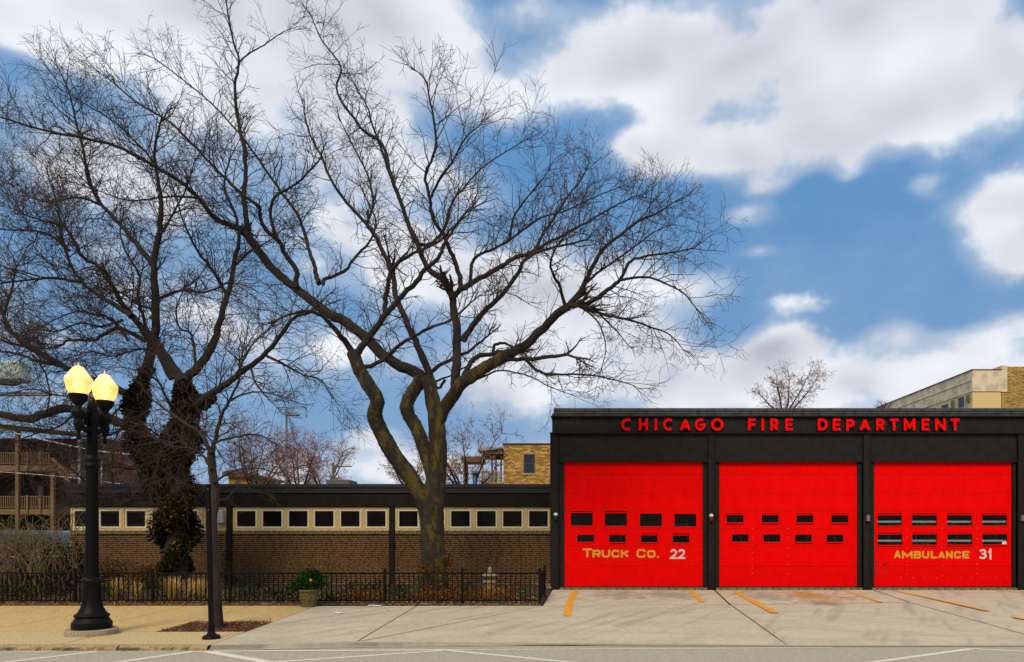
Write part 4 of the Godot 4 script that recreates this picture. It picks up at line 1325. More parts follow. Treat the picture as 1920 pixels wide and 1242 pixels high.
func build_trees() -> void:
	var t := thing("honey_locust", "tall bare tree with three crooked mossy stems behind the fence", "tree", Vector3(gx(812, 18.5), 0, -18.5), "bare honey locust trees")
	traced_tree(t, 18.5, [
		["trunk", [812, 1108, 812, 1085, 812, 1050, 810, 1005, 812, 962, 815, 925, 819, 882, 821, 841, 819, 801, 815, 770, 808, 735, 802, 708], 27, 12, 0.0, 0.1, 0.0],
		["trunk", [806, 985, 797, 950, 775, 905, 737, 850, 712, 806, 702, 778, 707, 750, 690, 721, 672, 690, 662, 660], 17, 11, 0.0, -0.9, 0.0],
		["trunk", [812, 900, 802, 862, 782, 805, 766, 779, 763, 758, 774, 736, 788, 712, 782, 700], 13, 12, 0.1, 0.7, 0.0],
		["trunk", [819, 800, 831, 769, 850, 741, 868, 717, 898, 697, 925, 681, 958, 662], 13, 10, 0.0, -0.5, 0.0],
		# the long limb to the upper left
		["limb", [784, 702, 738, 680, 709, 658, 683, 632, 651, 606, 619, 590, 593, 571, 567, 551, 538, 529, 513, 506, 484, 471, 464, 442], 11.5, 8, 0.7, 1.8, 0.5],
		["limb", [466, 445, 442, 426, 406, 411, 371, 371, 336, 340, 278, 305, 216, 274, 155, 259, 77, 243, -20, 214], 6.5, 1.5, 1.8, 0.6, 1.5],
		["limb", [464, 442, 460, 402, 456, 367, 460, 328, 456, 270, 444, 216, 440, 162, 448, 116, 437, 77, 427, 27, 422, -12], 6, 1.2, 1.8, 2.6, 0.9],
		["limb", [446, 118, 470, 98, 495, 85, 520, 66, 540, 56], 1.8, 0.7, 2.3, 1.8, 0.5],
		["limb", [555, 540, 555, 506, 535, 477, 522, 452, 497, 429, 487, 400, 483, 385, 444, 355, 405, 318, 360, 270, 320, 230, 262, 196, 215, 158], 5.5, 1.2, 1.4, -0.6, 1.3],
		["limb", [522, 452, 508, 412, 514, 371, 556, 344, 595, 305, 606, 280], 3.8, 1.2, 1.2, 0.4, 1.0],
		["limb", [598, 532, 593, 516, 587, 490, 577, 464, 567, 426, 558, 402, 519, 348, 491, 309, 464, 270, 425, 224, 386, 185, 330, 140, 290, 110], 5, 1.0, 1.0, 3.4, 1.1],
		["limb", [604, 534, 612, 522, 645, 509, 671, 477, 696, 448, 704, 415, 690, 380, 676, 350], 4, 1.2, 1.0, 2.2, 0.9],
		["limb", [371, 371, 330, 368, 290, 372, 240, 376, 190, 360, 130, 340], 2.6, 0.8, 1.4, 2.4, 1.1],
		["limb", [300, 318, 260, 272, 215, 230, 160, 196, 110, 165], 2.5, 0.8, 1.2, 2.4, 1.2],
		# left stem
		["limb", [664, 664, 648, 642, 635, 626, 612, 600, 590, 586, 560, 585, 520, 600], 7, 1.5, -0.9, -2.2, 0.8],
		["limb", [668, 662, 676, 653, 700, 622, 722, 590, 748, 561, 780, 529, 799, 503, 822, 484, 832, 461, 850, 430, 872, 400], 7, 2, -0.9, -1.6, 0.8],
		["limb", [722, 588, 722, 560, 728, 530, 733, 508], 4.5, 3.5, -1.0, -1.3, 0.6],
		["limb", [674, 692, 716, 677, 741, 654, 770, 635, 803, 616, 845, 600, 880, 570], 4.5, 1.5, -0.8, -2.4, 0.7],
		["limb", [640, 600, 652, 618, 690, 632, 712, 640, 722, 655], 2.6, 1.0, 1.1, 0.2, 0.3],
		# middle
		["limb", [806, 705, 787, 658, 770, 622, 754, 584, 741, 555, 736, 508, 716, 468, 696, 432, 674, 406, 643, 371, 616, 328, 604, 295, 582, 255, 570, 210], 7.5, 1.5, 0.3, 1.6, 0.9],
		["limb", [737, 506, 754, 487, 787, 471, 825, 452, 850, 425, 880, 402], 4, 1.2, 0.6, -0.4, 0.8],
		["limb", [716, 468, 700, 435, 689, 417, 700, 380, 690, 330, 660, 270, 640, 230], 3.8, 1, 0.8, 2.6, 1.0],
		# upright from the right-hand stem
		["limb", [852, 735, 854, 700, 857, 664, 857, 619, 851, 587, 848, 558], 9, 7, -0.1, 0.3, 0.3],
		["limb", [848, 558, 835, 529, 800, 500, 783, 458, 764, 415, 747, 367, 732, 328, 716, 270, 685, 248, 647, 201, 631, 166, 639, 124, 604, 77, 586, 36], 6.5, 1, 0.3, 0.9, 0.9],
		["limb", [738, 340, 722, 300, 700, 240, 688, 200, 668, 165, 650, 130], 3.2, 0.9, 0.6, 2.6, 0.9],
		["limb", [849, 560, 864, 538, 856, 500, 845, 474, 832, 440, 813, 410, 805, 371, 798, 328, 817, 278, 813, 224, 805, 185, 798, 152, 784, 135], 5.5, 1, 0.3, -0.8, 0.9],
		["limb", [806, 372, 822, 340, 850, 300, 872, 260, 900, 235], 3, 0.8, -0.3, -1.8, 0.9],
		["limb", [785, 460, 812, 455, 836, 420, 848, 380, 872, 350, 900, 318, 940, 290, 985, 262], 3.8, 0.8, 0.5, 1.8, 1.0],
		["limb", [860, 546, 889, 528, 931, 505, 962, 486, 1001, 470, 1028, 455, 1067, 435, 1109, 412, 1148, 389, 1192, 368], 6, 1.2, 0.2, 1.2, 1.2],
		["limb", [866, 640, 897, 598, 931, 563, 966, 520, 986, 486, 1016, 470, 1050, 462, 1100, 450], 6, 1.4, 0.0, -1.4, 1.0],
		["limb", [1003, 470, 1016, 443, 1040, 408, 1063, 370, 1086, 343, 1098, 320], 3.5, 0.9, 0.7, 1.8, 1.1],
		["limb", [881, 530, 889, 486, 920, 470, 955, 451, 986, 428, 1016, 408, 1060, 396, 1110, 372, 1160, 352], 3.5, 0.9, 0.3, 2.2, 1.2],
		["limb", [872, 640, 885, 612, 905, 585, 930, 560], 3, 1, -0.3, -1.6, 0.7],
		["limb", [955, 450, 962, 410, 985, 375, 1010, 345, 1030, 318], 2.6, 0.8, 1.0, 0.0, 1.0],
		# right limb
		["limb", [955, 664, 982, 650, 1013, 621, 1043, 590, 1066, 574], 9.5, 7, -0.5, -0.9, 0.4],
		["limb", [1066, 574, 1094, 536, 1113, 497, 1136, 462, 1171, 435, 1202, 412, 1236, 398, 1262, 380], 5.5, 1, -0.9, -0.1, 1.2],
		["limb", [1066, 574, 1101, 570, 1140, 543, 1163, 524, 1179, 493, 1206, 482, 1256, 474, 1300, 466], 5.2, 1, -0.9, -2.0, 1.0],
		["limb", [1160, 526, 1210, 520, 1248, 532, 1283, 551, 1308, 582], 2.6, 0.8, -1.6, -2.6, 0.9],
		["limb", [1086, 574, 1132, 590, 1171, 598, 1217, 613, 1256, 628, 1280, 655], 3.4, 0.8, -1.0, -0.2, 1.1],
		["limb", [1120, 584, 1144, 609, 1160, 625, 1178, 648], 2, 0.7, -0.9, 0.5, 0.7],
		["limb", [1090, 576, 1118, 600, 1132, 630, 1136, 660, 1128, 690], 1.8, 0.6, -1.0, -1.9, 0.6],
		["limb", [1059, 576, 1051, 540, 1032, 501, 1040, 470, 1060, 440], 3.6, 1, -0.9, -2.2, 1.0],
		["limb", [1094, 536, 1130, 505, 1180, 470, 1220, 440, 1250, 425], 2.8, 0.8, -0.8, 0.9, 1.2],
		["limb", [948, 675, 970, 675, 1016, 671, 1062, 665], 4.5, 3.2, -0.5, -0.8, 0.3],
		["limb", [985, 672, 1001, 690, 1024, 702, 1067, 702, 1109, 704, 1150, 712, 1185, 722], 3.4, 0.8, -0.6, -1.6, 0.75],
		["limb", [868, 715, 877, 690, 893, 671, 928, 663, 952, 660], 5.5, 4, -0.3, 0.4, 0.2],
		["limb", [925, 664, 926, 650, 936, 644, 950, 645, 962, 652], 3.2, 2.2, 0.3, 0.5, 0.2],
		["limb", [880, 720, 910, 705, 940, 695, 990, 705, 1030, 725, 1070, 740], 2.4, 0.7, -0.4, 1.0, 0.9],
		["limb", [835, 712, 822, 728, 818, 715, 845, 705, 870, 690], 3.0, 1.5, 0.1, 0.7, 0.2],
		["limb", [800, 706, 818, 690, 850, 672, 885, 655, 915, 630], 5.0, 2.0, 0.5, 1.8, 0.5],
	], 5, {"reach": 0.9, "deep": 2, "dens": 1.25})

	t = thing("honey_locust", "bare spreading tree with an ivy wrapped trunk behind the lamp post", "tree", Vector3(gx(330, 19.5), 0, -19.5), "bare honey locust trees")
	traced_tree(t, 19.5, [
		["trunk", [330, 1088, 330, 1040, 331, 960, 334, 900, 340, 840, 345, 790, 345, 745, 343, 712], 22, 14, 0.0, 0.0, 0.0],
		["trunk", [328, 985, 312, 920, 288, 875, 262, 822, 252, 772, 264, 718, 278, 682, 286, 640], 14, 9, 0.1, 1.6, 0.0],
		["limb", [344, 716, 322, 690, 300, 656, 290, 636, 292, 606, 291, 545, 288, 497, 298, 440, 302, 400, 301, 367, 294, 328, 290, 280, 300, 230], 11, 1.6, 0.0, -0.6, 0.9],
		["limb", [289, 500, 277, 484, 258, 461, 238, 435, 206, 400, 189, 383, 166, 340, 155, 278, 140, 220, 128, 170, 110, 130], 6, 1, -0.2, 0.9, 1.1],
		["limb", [324, 710, 290, 651, 267, 619, 248, 593, 232, 574, 209, 535, 193, 506, 158, 484, 139, 458, 122, 426, 80, 414, 40, 400], 7, 1.2, -0.1, -1.5, 1.2],
		["limb", [246, 594, 222, 577, 180, 551, 155, 532, 129, 490, 115, 440, 108, 390, 90, 330], 5, 1, -1.0, 0.9, 1.2],
		["limb", [150, 530, 106, 522, 64, 524, 0, 532, -40, 540], 3, 1, -0.6, -1.5, 1.4],
		["limb", [346, 712, 370, 689, 389, 663, 403, 636, 411, 605, 425, 555, 435, 522, 441, 480, 448, 445, 440, 400, 420, 350, 430, 300], 9.5, 1.4, 0.0, 0.6, 0.8],
		["limb", [372, 690, 365, 672, 362, 641, 355, 624, 336, 614, 330, 580, 345, 540], 3.4, 1, 0.1, 1.4, 0.9],
		["limb", [425, 555, 400, 510, 370, 470, 345, 420, 330, 370], 3.6, 1, 0.4, -0.9, 1.1],
		["limb", [438, 500, 470, 470, 500, 455, 530, 430], 2.6, 0.8, 0.5, 1.7, 1.0],
		["limb", [350, 785, 365, 767, 389, 742, 413, 728, 437, 711, 460, 692, 490, 671, 529, 625, 551, 597, 580, 584], 9, 2.4, 0.0, -1.8, 0.7],
		["limb", [500, 668, 538, 687, 567, 703, 600, 712, 619, 738], 2.8, 0.7, -1.4, -1.0, 0.9],
		["limb", [470, 690, 480, 720, 500, 745, 520, 765], 2.2, 0.7, -1.2, -2.0, 0.9],
		["limb", [440, 712, 450, 690, 470, 650, 500, 620, 540, 600], 2.6, 0.8, -0.9, 0.2, 0.9],
		# to the left edge
		["limb", [258, 800, 220, 792, 180, 776, 140, 770, 113, 767, 80, 777, 48, 786, 0, 777, -60, 770], 10, 7.5, 1.0, 2.2, 0.35],
		["limb", [254, 745, 200, 722, 150, 702, 119, 687, 80, 667, 48, 648, 19, 622, 9, 605, 10, 580, 19, 551, 30, 500], 8, 1.6, 1.2, 1.8, 0.8],
		["limb", [272, 640, 225, 616, 200, 625, 171, 638, 129, 638, 106, 651, 70, 652, 40, 640], 5, 1, 1.6, 0.8, 1.0],
		["limb", [110, 684, 70, 678, 30, 664, -20, 655], 4.5, 2, 1.6, 2.6, 0.8],
		["limb", [100, 678, 60, 652, 20, 645, -30, 625], 3.5, 1.6, 1.6, 0.6, 0.8],
		["limb", [60, 665, 85, 700, 92, 740, 88, 768], 2, 1.2, 1.8, 1.4, 0.6],
		["limb", [19, 622, 0, 580, -20, 540, -40, 500], 3, 1.5, 1.8, 2.4, 0.9],
		["limb", [240, 640, 210, 600, 180, 590, 140, 585, 100, 600], 2.8, 0.8, 0.6, -0.9, 1.2],
		["limb", [130, 470, 90, 440, 50, 432, 0, 430, -30, 420], 2.6, 0.9, -0.6, 0.6, 1.3],
		["limb", [190, 385, 140, 370, 90, 380, 40, 360, 0, 330], 2.6, 0.8, 0.4, 1.6, 1.3],
		["limb", [300, 440, 325, 400, 350, 350, 365, 300], 3, 0.8, -0.4, 0.8, 1.1],
		# thicket low on the left
		["limb", [252, 790, 215, 812, 175, 822, 130, 840, 90, 846], 3.2, 0.8, 0.4, -1.6, 1.3],
		["limb", [262, 735, 230, 760, 195, 800, 170, 850, 150, 880], 2.8, 0.7, 0.8, -0.8, 1.2],
		["limb", [285, 870, 250, 880, 215, 876, 180, 890], 2.4, 0.7, 0.3, -0.8, 1.2],
		["limb", [330, 850, 300, 820, 268, 800, 230, 790], 2.4, 0.7, -0.3, -1.6, 1.2],
		["limb", [345, 800, 318, 760, 300, 720, 270, 700, 235, 690], 2.8, 0.7, -0.2, -1.9, 1.3],
		["limb", [200, 720, 160, 740, 110, 742, 60, 730, 10, 740], 2.6, 0.7, 1.2, 0.2, 1.4],
		["limb", [150, 770, 110, 800, 70, 812, 20, 830, -30, 836], 2.6, 0.7, 1.4, 0.4, 1.2],
		["limb", [300, 660, 260, 655, 215, 668, 170, 660, 130, 672], 2.8, 0.7, 0.0, -1.4, 1.4],
		["limb", [355, 770, 372, 800, 398, 830, 420, 866], 2.4, 0.7, -0.1, -1.4, 1.0],
		["limb", [345, 760, 330, 800, 300, 850, 290, 890], 2.0, 0.7, -0.3, -1.2, 1.0],
		["limb", [230, 600, 190, 612, 150, 606, 100, 622, 50, 610], 2.4, 0.7, -0.8, -2.2, 1.3],
		["limb", [300, 560, 340, 545, 385, 548, 430, 530, 470, 540], 3.2, 0.8, 0.0, -1.3, 1.4],
		["limb", [292, 580, 255, 570, 220, 545, 190, 560], 2.6, 0.8, -0.2, 1.4, 1.3],
		["limb", [284, 640, 270, 600, 258, 560, 262, 520, 240, 480, 225, 440, 232, 400], 4, 1, 1.6, 2.4, 1.1],
	], 8, {"reach": 1.05, "deep": 2, "moss": false, "dens": 1.6, "flat": true})

	t = thing("street_tree", "slender young bare tree rising from the mulch pit", "tree", Vector3(gx(405, 12.5), -0.02, -12.5), "bare street trees")
	lens = [0.16, 0.12, 0.09, 0.06]
	per_m = [4.5, 5.0, 5.0, 0.0]
	traced_tree(t, 12.5, [
		["trunk", [406, 1181, 404, 1150, 402, 1100, 398, 1040, 396, 990, 397, 972, 402, 945, 402, 915, 398, 880, 395, 848], 12.5, 7, 0.0, 0.1, 0.0],
		["limb", [394, 850, 386, 832, 370, 808, 345, 792, 315, 772, 285, 750, 262, 720], 5, 1, 0.1, 0.6, 0.8],
		["limb", [396, 850, 400, 832, 408, 802, 417, 775, 428, 755, 442, 728, 450, 700, 455, 660], 5, 1, 0.1, -0.3, 0.9],
		["limb", [397, 882, 389, 868, 377, 852, 355, 840, 330, 838, 300, 830], 3.5, 1, 0.1, 0.9, 0.9],
		["limb", [430, 752, 455, 740, 490, 735, 520, 742], 2.5, 0.8, -0.2, 0.6, 0.9],
		["limb", [400, 905, 425, 890, 450, 880, 480, 878, 520, 888], 2.6, 0.8, 0.1, -0.7, 0.8],
		["limb", [400, 830, 440, 820, 480, 815, 510, 830], 2.4, 0.8, 0.0, 0.8, 0.8],
		["limb", [372, 808, 372, 780, 362, 750, 360, 715], 2.4, 0.8, 0.3, -0.4, 0.8],
		["limb", [403, 940, 425, 935, 445, 915, 470, 910], 1.8, 0.7, 0.0, 0.4, 0.7],
	], 14, {"reach": 0.6, "deep": 2, "moss": false, "dens": 1.3})

func small_tree(label: String, px: float, py0: float, d: float, h: float, spread: float, sd: int, buds: Color, stems := 3, ground := 0.0, each := 3) -> void:
	# a bare tree far behind the roofs, tips in red-brown bud
	var t := thing("budding_tree", label, "tree", Vector3(gx(px, d), ground, -d), "budding trees behind the station")
	var g := RandomNumberGenerator.new()
	g.seed = sd
	var base := gy(py0, d)      # height where it first shows above the roof
	var trunk := MB.new()
	trunk.col = BARK
	var crown := MB.new()
	var fork := Vector3(0, max(1.0, base - ground - h * 0.25), 0)
	trunk.tube(PackedVector3Array([Vector3.ZERO, fork * 0.5 + Vector3(0.06, 0, 0), fork]), PackedFloat32Array([0.16, 0.13, 0.11]), 9)
	lens = [0.3, 0.22, 0.16, 0.1]
	per_m = [4.0, 5.0, 5.0, 0.0]
	for s in stems:
		var a := TAU * s / stems + g.randf() * 0.8
		var dir := Vector3(cos(a) * spread, 1.0, sin(a) * spread).normalized()
		var p := fork
		var pts := PackedVector3Array([p])
		var rad := PackedFloat32Array([0.075])
		var L := h * 1.15 * g.randf_range(0.8, 1.05)
		for i in 8:
			dir = (dir + rvec(g) * 0.16 + Vector3(0, 0.04, 0)).normalized()
			p += dir * L / 8.0
			pts.append(p); rad.append(lerp(0.07, 0.012, (i + 1) / 8.0))
			if i > 0:
				for k in each:
					var sd2 := dir.cross(rvec(g)).normalized()
					shoot(crown, p, (dir * 0.7 + sd2).normalized(), L * g.randf_range(0.16, 0.36), 0.014, 0, 2, g, 0.05, buds)
		trunk.tube(pts, rad, 7)
	part("trunk", trunk, M.bark, t)
	part("crown", crown, M.twig, t)

# ------------------------------------------------------------------ street furniture
func build_lamp() -> void:
	var o := Vector3(gx(172, 11.62), 0, -11.62)
	var t := thing("street_lamp", "black fluted twin lamp post with two lit acorn globes", "street lamp", o)
	var mb := MB.new()
	mb.lathe([[0.39, -0.02], [0.388, 0.075], [0.37, 0.095], [0.001, 0.097]], Vector3.ZERO, 28)
	part("concrete_pad", mb, tex(mat(Color(0.36, 0.31, 0.2), 0.95), M.kerb.albedo_texture, 0.7), t)
	mb = MB.new()
	mb.facet([[0.295, 0.09], [0.297, 0.20], [0.285, 0.215]], Vector3.ZERO, 28)
	mb.lathe([[0.285, 0.215], [0.262, 0.245], [0.25, 0.27], [0.235, 0.29]], Vector3.ZERO, 28)
	mb.lathe([[0.235, 0.285], [0.255, 0.295], [0.262, 0.315], [0.255, 0.335], [0.232, 0.345]], Vector3.ZERO, 28)
	mb.lathe([[0.225, 0.345, 1], [0.195, 0.39, 1], [0.165, 0.45, 1], [0.145, 0.53, 1], [0.134, 0.64, 1], [0.13, 0.80, 1]], Vector3.ZERO, 96, 0.09, 16)
	mb.lathe([[0.13, 0.80], [0.14, 0.815], [0.132, 0.835], [0.15, 0.85], [0.16, 0.88], [0.158, 0.92], [0.13, 0.935], [0.115, 0.94], [0.10, 0.955]], Vector3.ZERO, 28)
	for k in 8:
		var a := TAU * k / 8
		mb.blob(Vector3(cos(a) * 0.15, 0.885, sin(a) * 0.15), Vector3(0.022, 0.03, 0.022), 0.1, rng, 4, 6)
	part("base", mb, M.iron, t)
	mb = MB.new()
	mb.lathe([[0.102, 0.94, 1], [0.098, 1.2, 1], [0.092, 2.0, 1], [0.086, 2.8, 1]], Vector3.ZERO, 96, 0.10, 16)
	mb.lathe([[0.086, 2.78], [0.118, 2.80], [0.122, 2.83], [0.104, 2.85], [0.10, 2.89], [0.112, 2.91], [0.114, 2.94], [0.095, 2.96], [0.086, 3.0]], Vector3.ZERO, 24)
	mb.lathe([[0.084, 2.98, 1], [0.078, 3.5, 1]], Vector3.ZERO, 96, 0.10, 16)
	mb.lathe([[0.078, 3.5], [0.092, 3.53], [0.095, 3.6], [0.085, 3.66], [0.09, 3.72], [0.08, 3.8], [0.06, 3.85], [0.055, 3.93], [0.03, 3.97], [0.001, 3.98]], Vector3.ZERO, 24)
	part("shaft", mb, M.iron, t)
	var glow := StandardMaterial3D.new()
	glow.albedo_color = lin(0.5, 0.40, 0.2); glow.roughness = 0.35
	glow.emission_enabled = true; glow.emission = Color(1.0, 0.80, 0.48); glow.emission_energy_multiplier = 0.20
	glow.transparency = BaseMaterial3D.TRANSPARENCY_ALPHA; glow.albedo_color.a = 0.62; glow.cull_mode = BaseMaterial3D.CULL_DISABLED
	var bulb := StandardMaterial3D.new()
	bulb.albedo_color = Color(1, 0.95, 0.8); bulb.emission_enabled = true; bulb.emission = Color(1.0, 0.86, 0.55); bulb.emission_energy_multiplier = 1.2
	var cap := StandardMaterial3D.new()
	cap.albedo_color = lin(0.7, 0.68, 0.62); cap.roughness = 0.3
	cap.emission_enabled = true; cap.emission = Color(1.0, 0.88, 0.66); cap.emission_energy_multiplier = 0.03
	cap.transparency = BaseMaterial3D.TRANSPARENCY_ALPHA; cap.albedo_color.a = 0.5; cap.cull_mode = BaseMaterial3D.CULL_DISABLED
	for s in [1.0, -1.0]:
		var q := Vector3(-0.03 * s, 3.62, 0.285 * s)
		mb = MB.new()   # scrolled arm
		var pts := PackedVector3Array([Vector3(0, 3.46, 0), q * Vector3(0.45, 0, 0.45) + Vector3(0, 3.40, 0), q * Vector3(0.8, 0, 0.8) + Vector3(0, 3.46, 0), Vector3(q.x, 3.58, q.z)])
		mb.tube(pts, PackedFloat32Array([0.06, 0.05, 0.042, 0.05]), 10)
		pts = PackedVector3Array([Vector3(0, 3.74, 0), q * Vector3(0.4, 0, 0.4) + Vector3(0, 3.70, 0), q * Vector3(0.75, 0, 0.75) + Vector3(0, 3.60, 0), Vector3(q.x, 3.60, q.z)])
		mb.tube(pts, PackedFloat32Array([0.045, 0.04, 0.035, 0.04]), 10)
		for k in 9:
			var a := k * 0.75
			mb.blob(q * Vector3(0.45, 0, 0.45) + Vector3(cos(a) * 0.02, 3.56 + sin(a) * 0.05, cos(a) * 0.045 * s), Vector3(0.03, 0.026, 0.03), 0.2, rng, 4, 6)
		part("arm", mb, M.iron, t)
		mb = MB.new()   # cup, vase and drop
		mb.lathe([[0.012, -0.40], [0.03, -0.385], [0.034, -0.345], [0.022, -0.30], [0.032, -0.27], [0.055, -0.21], [0.074, -0.15], [0.078, -0.11], [0.06, -0.08], [0.07, -0.05], [0.098, -0.01], [0.104, 0.04], [0.10, 0.085], [0.06, 0.125], [0.052, 0.16], [0.07, 0.185], [0.08, 0.20], [0.115, 0.24], [0.135, 0.29], [0.142, 0.335], [0.14, 0.345], [0.05, 0.347]], q, 22)
		part("lamp_holder", mb, M.iron, t)
		mb = MB.new()
		mb.lathe([[0.12, 0.346], [0.142, 0.37], [0.165, 0.42], [0.183, 0.49], [0.195, 0.555], [0.199, 0.60]], q, 28)
		part("globe", mb, glow, t)
		mb = MB.new()
		mb.lathe([[0.03, 0.347], [0.034, 0.40], [0.075, 0.45], [0.085, 0.50], [0.07, 0.56], [0.03, 0.60], [0.001, 0.605]], q, 16)
		part("bulb", mb, bulb, t)
		mb = MB.new()
		mb.lathe([[0.200, 0.60], [0.190, 0.612], [0.165, 0.65], [0.125, 0.71], [0.09, 0.765], [0.07, 0.79], [0.04, 0.805], [0.001, 0.81]], q, 28)
		part("globe_lid", mb, cap, t)
		mb = MB.new()
		mb.lathe([[0.02, 0.80], [0.024, 0.815], [0.01, 0.83], [0.014, 0.845], [0.001, 0.87]], q, 10)
		part("finial", mb, M.sash, t)
		var l := OmniLight3D.new()
		l.name = "bulb_light"
		l.light_color = Color(1.0, 0.75, 0.38); l.light_energy = 0.22; l.light_size = 0.15
		l.omni_range = 14.0; l.omni_attenuation = 2.0; l.shadow_enabled = true
		l.position = q + Vector3(0, 0.5, 0)
		t.add_child(l)

func build_post() -> void:
	var o := Vector3(gx(396, 11.1), 0, -11.1)
	var t := thing("sign_post", "thin black metal post without a sign on a flared foot at the kerb", "post", o)
	var mb := MB.new()
	mb.lathe([[0.135, 0.0], [0.14, 0.02], [0.125, 0.045], [0.085, 0.065], [0.06, 0.09], [0.05, 0.12], [0.05, 0.22], [0.04, 0.23]], Vector3.ZERO, 18)
	for k in 4:
		var a := TAU * (k + 0.5) / 4
		mb.bbox(Vector3(cos(a) * 0.1, 0.045, sin(a) * 0.1), Vector3(0.05, 0.03, 0.05), 0.008)
	part("foot", mb, M.iron, t)
	mb = MB.new()
	mb.col = Color(1, 1, 1)
	var top := Vector3(gx(391, 11.1) - o.x, 2.46, 0.02)
	mb.bar(Vector3(0, 0.1, 0), top, 0.07, 0.055)
	part("post", mb, M.iron, t)
	mb = MB.new()
	for f in [0.97, 0.83]:
		mb.blob(Vector3(0, 0.1, 0).lerp(top, f) + Vector3(0.012, 0, 0.03), Vector3(0.011, 0.011, 0.008), 0.0, rng, 4, 6)
	part("bolts", mb, M.metal_grey, t)

func build_fence() -> void:
	var D := 16.62
	var t := thing("iron_fence", "low black iron picket fence between garden and sidewalk", "fence", Vector3(0, 0, -D))
	var pm := MB.new(); pm.bbox(Vector3(0, 0.41, 0), Vector3(0.023, 0.72, 0.023), 0.003)
	var pk := pm.mesh()
	var qm := MB.new(); qm.bbox(Vector3(0, 0.42, 0), Vector3(0.06, 0.84, 0.06), 0.004); qm.bbox(Vector3(0, 0.85, 0), Vector3(0.075, 0.025, 0.075), 0.008)
	var post := qm.mesh()
	var step := 145.3 * D / FOC
	var x := gx(1012, D)
	var n := 0
	place("post", post, M.iron, t, Vector3(x, 0, 0))
	while x > -14.3:
		var x2 := x - step
		var mb := MB.new()
		mb.bspan(Vector3(x2 + 0.03, 0.735, -0.014), Vector3(x - 0.03, 0.765, 0.014), 0.003)
		part("rail", mb, M.iron, t)
		mb = MB.new()
		mb.bspan(Vector3(x2 + 0.03, 0.085, -0.014), Vector3(x - 0.03, 0.115, 0.014), 0.003)
		part("rail", mb, M.iron, t)
		for i in 15:
			place("picket", pk, M.iron, t, Vector3(x - step * (i + 1) / 16.0, 0.012 * sin(n * 1.7 + i), 0))
		place("post", post, M.iron, t, Vector3(x2, 0, 0))
		x = x2; n += 1
	# the short return along the drive
	var a := Vector3(gx(1012, D), 0, 0)
	var b := Vector3(-0.27, 0, -2.1)
	for h in [0.75, 0.10]:
		var mb := MB.new()
		mb.bar(a + Vector3(0, h, 0), b + Vector3(0, h, 0), 0.028, 0.03)
		part("rail", mb, M.iron, t)
	for i in 17: place("picket", pk, M.iron, t, a.lerp(b, (i + 1) / 18.0))
	place("post", post, M.iron, t, b)

func leaf_cloud(mb: MB, n: int, c: Vector3, r: Vector3, size: float, cols: Array, g: RandomNumberGenerator, shell := 0.35) -> void:
	for i in n:
		var d := rvec(g)
		while d.length() > 1.0 or d.length() < shell: d = rvec(g)
		var al := (rvec(g) + Vector3(0, 0.2, 0.2) + d * 0.6).normalized()
		mb.col = cols[g.randi() % cols.size()] * g.randf_range(0.6, 1.35)
		mb.col.a = 1.0
		var s := size * g.randf_range(0.6, 1.3)
		mb.leaf(c + d * r, al, al.cross(rvec(g)).normalized(), s, s * 0.6)

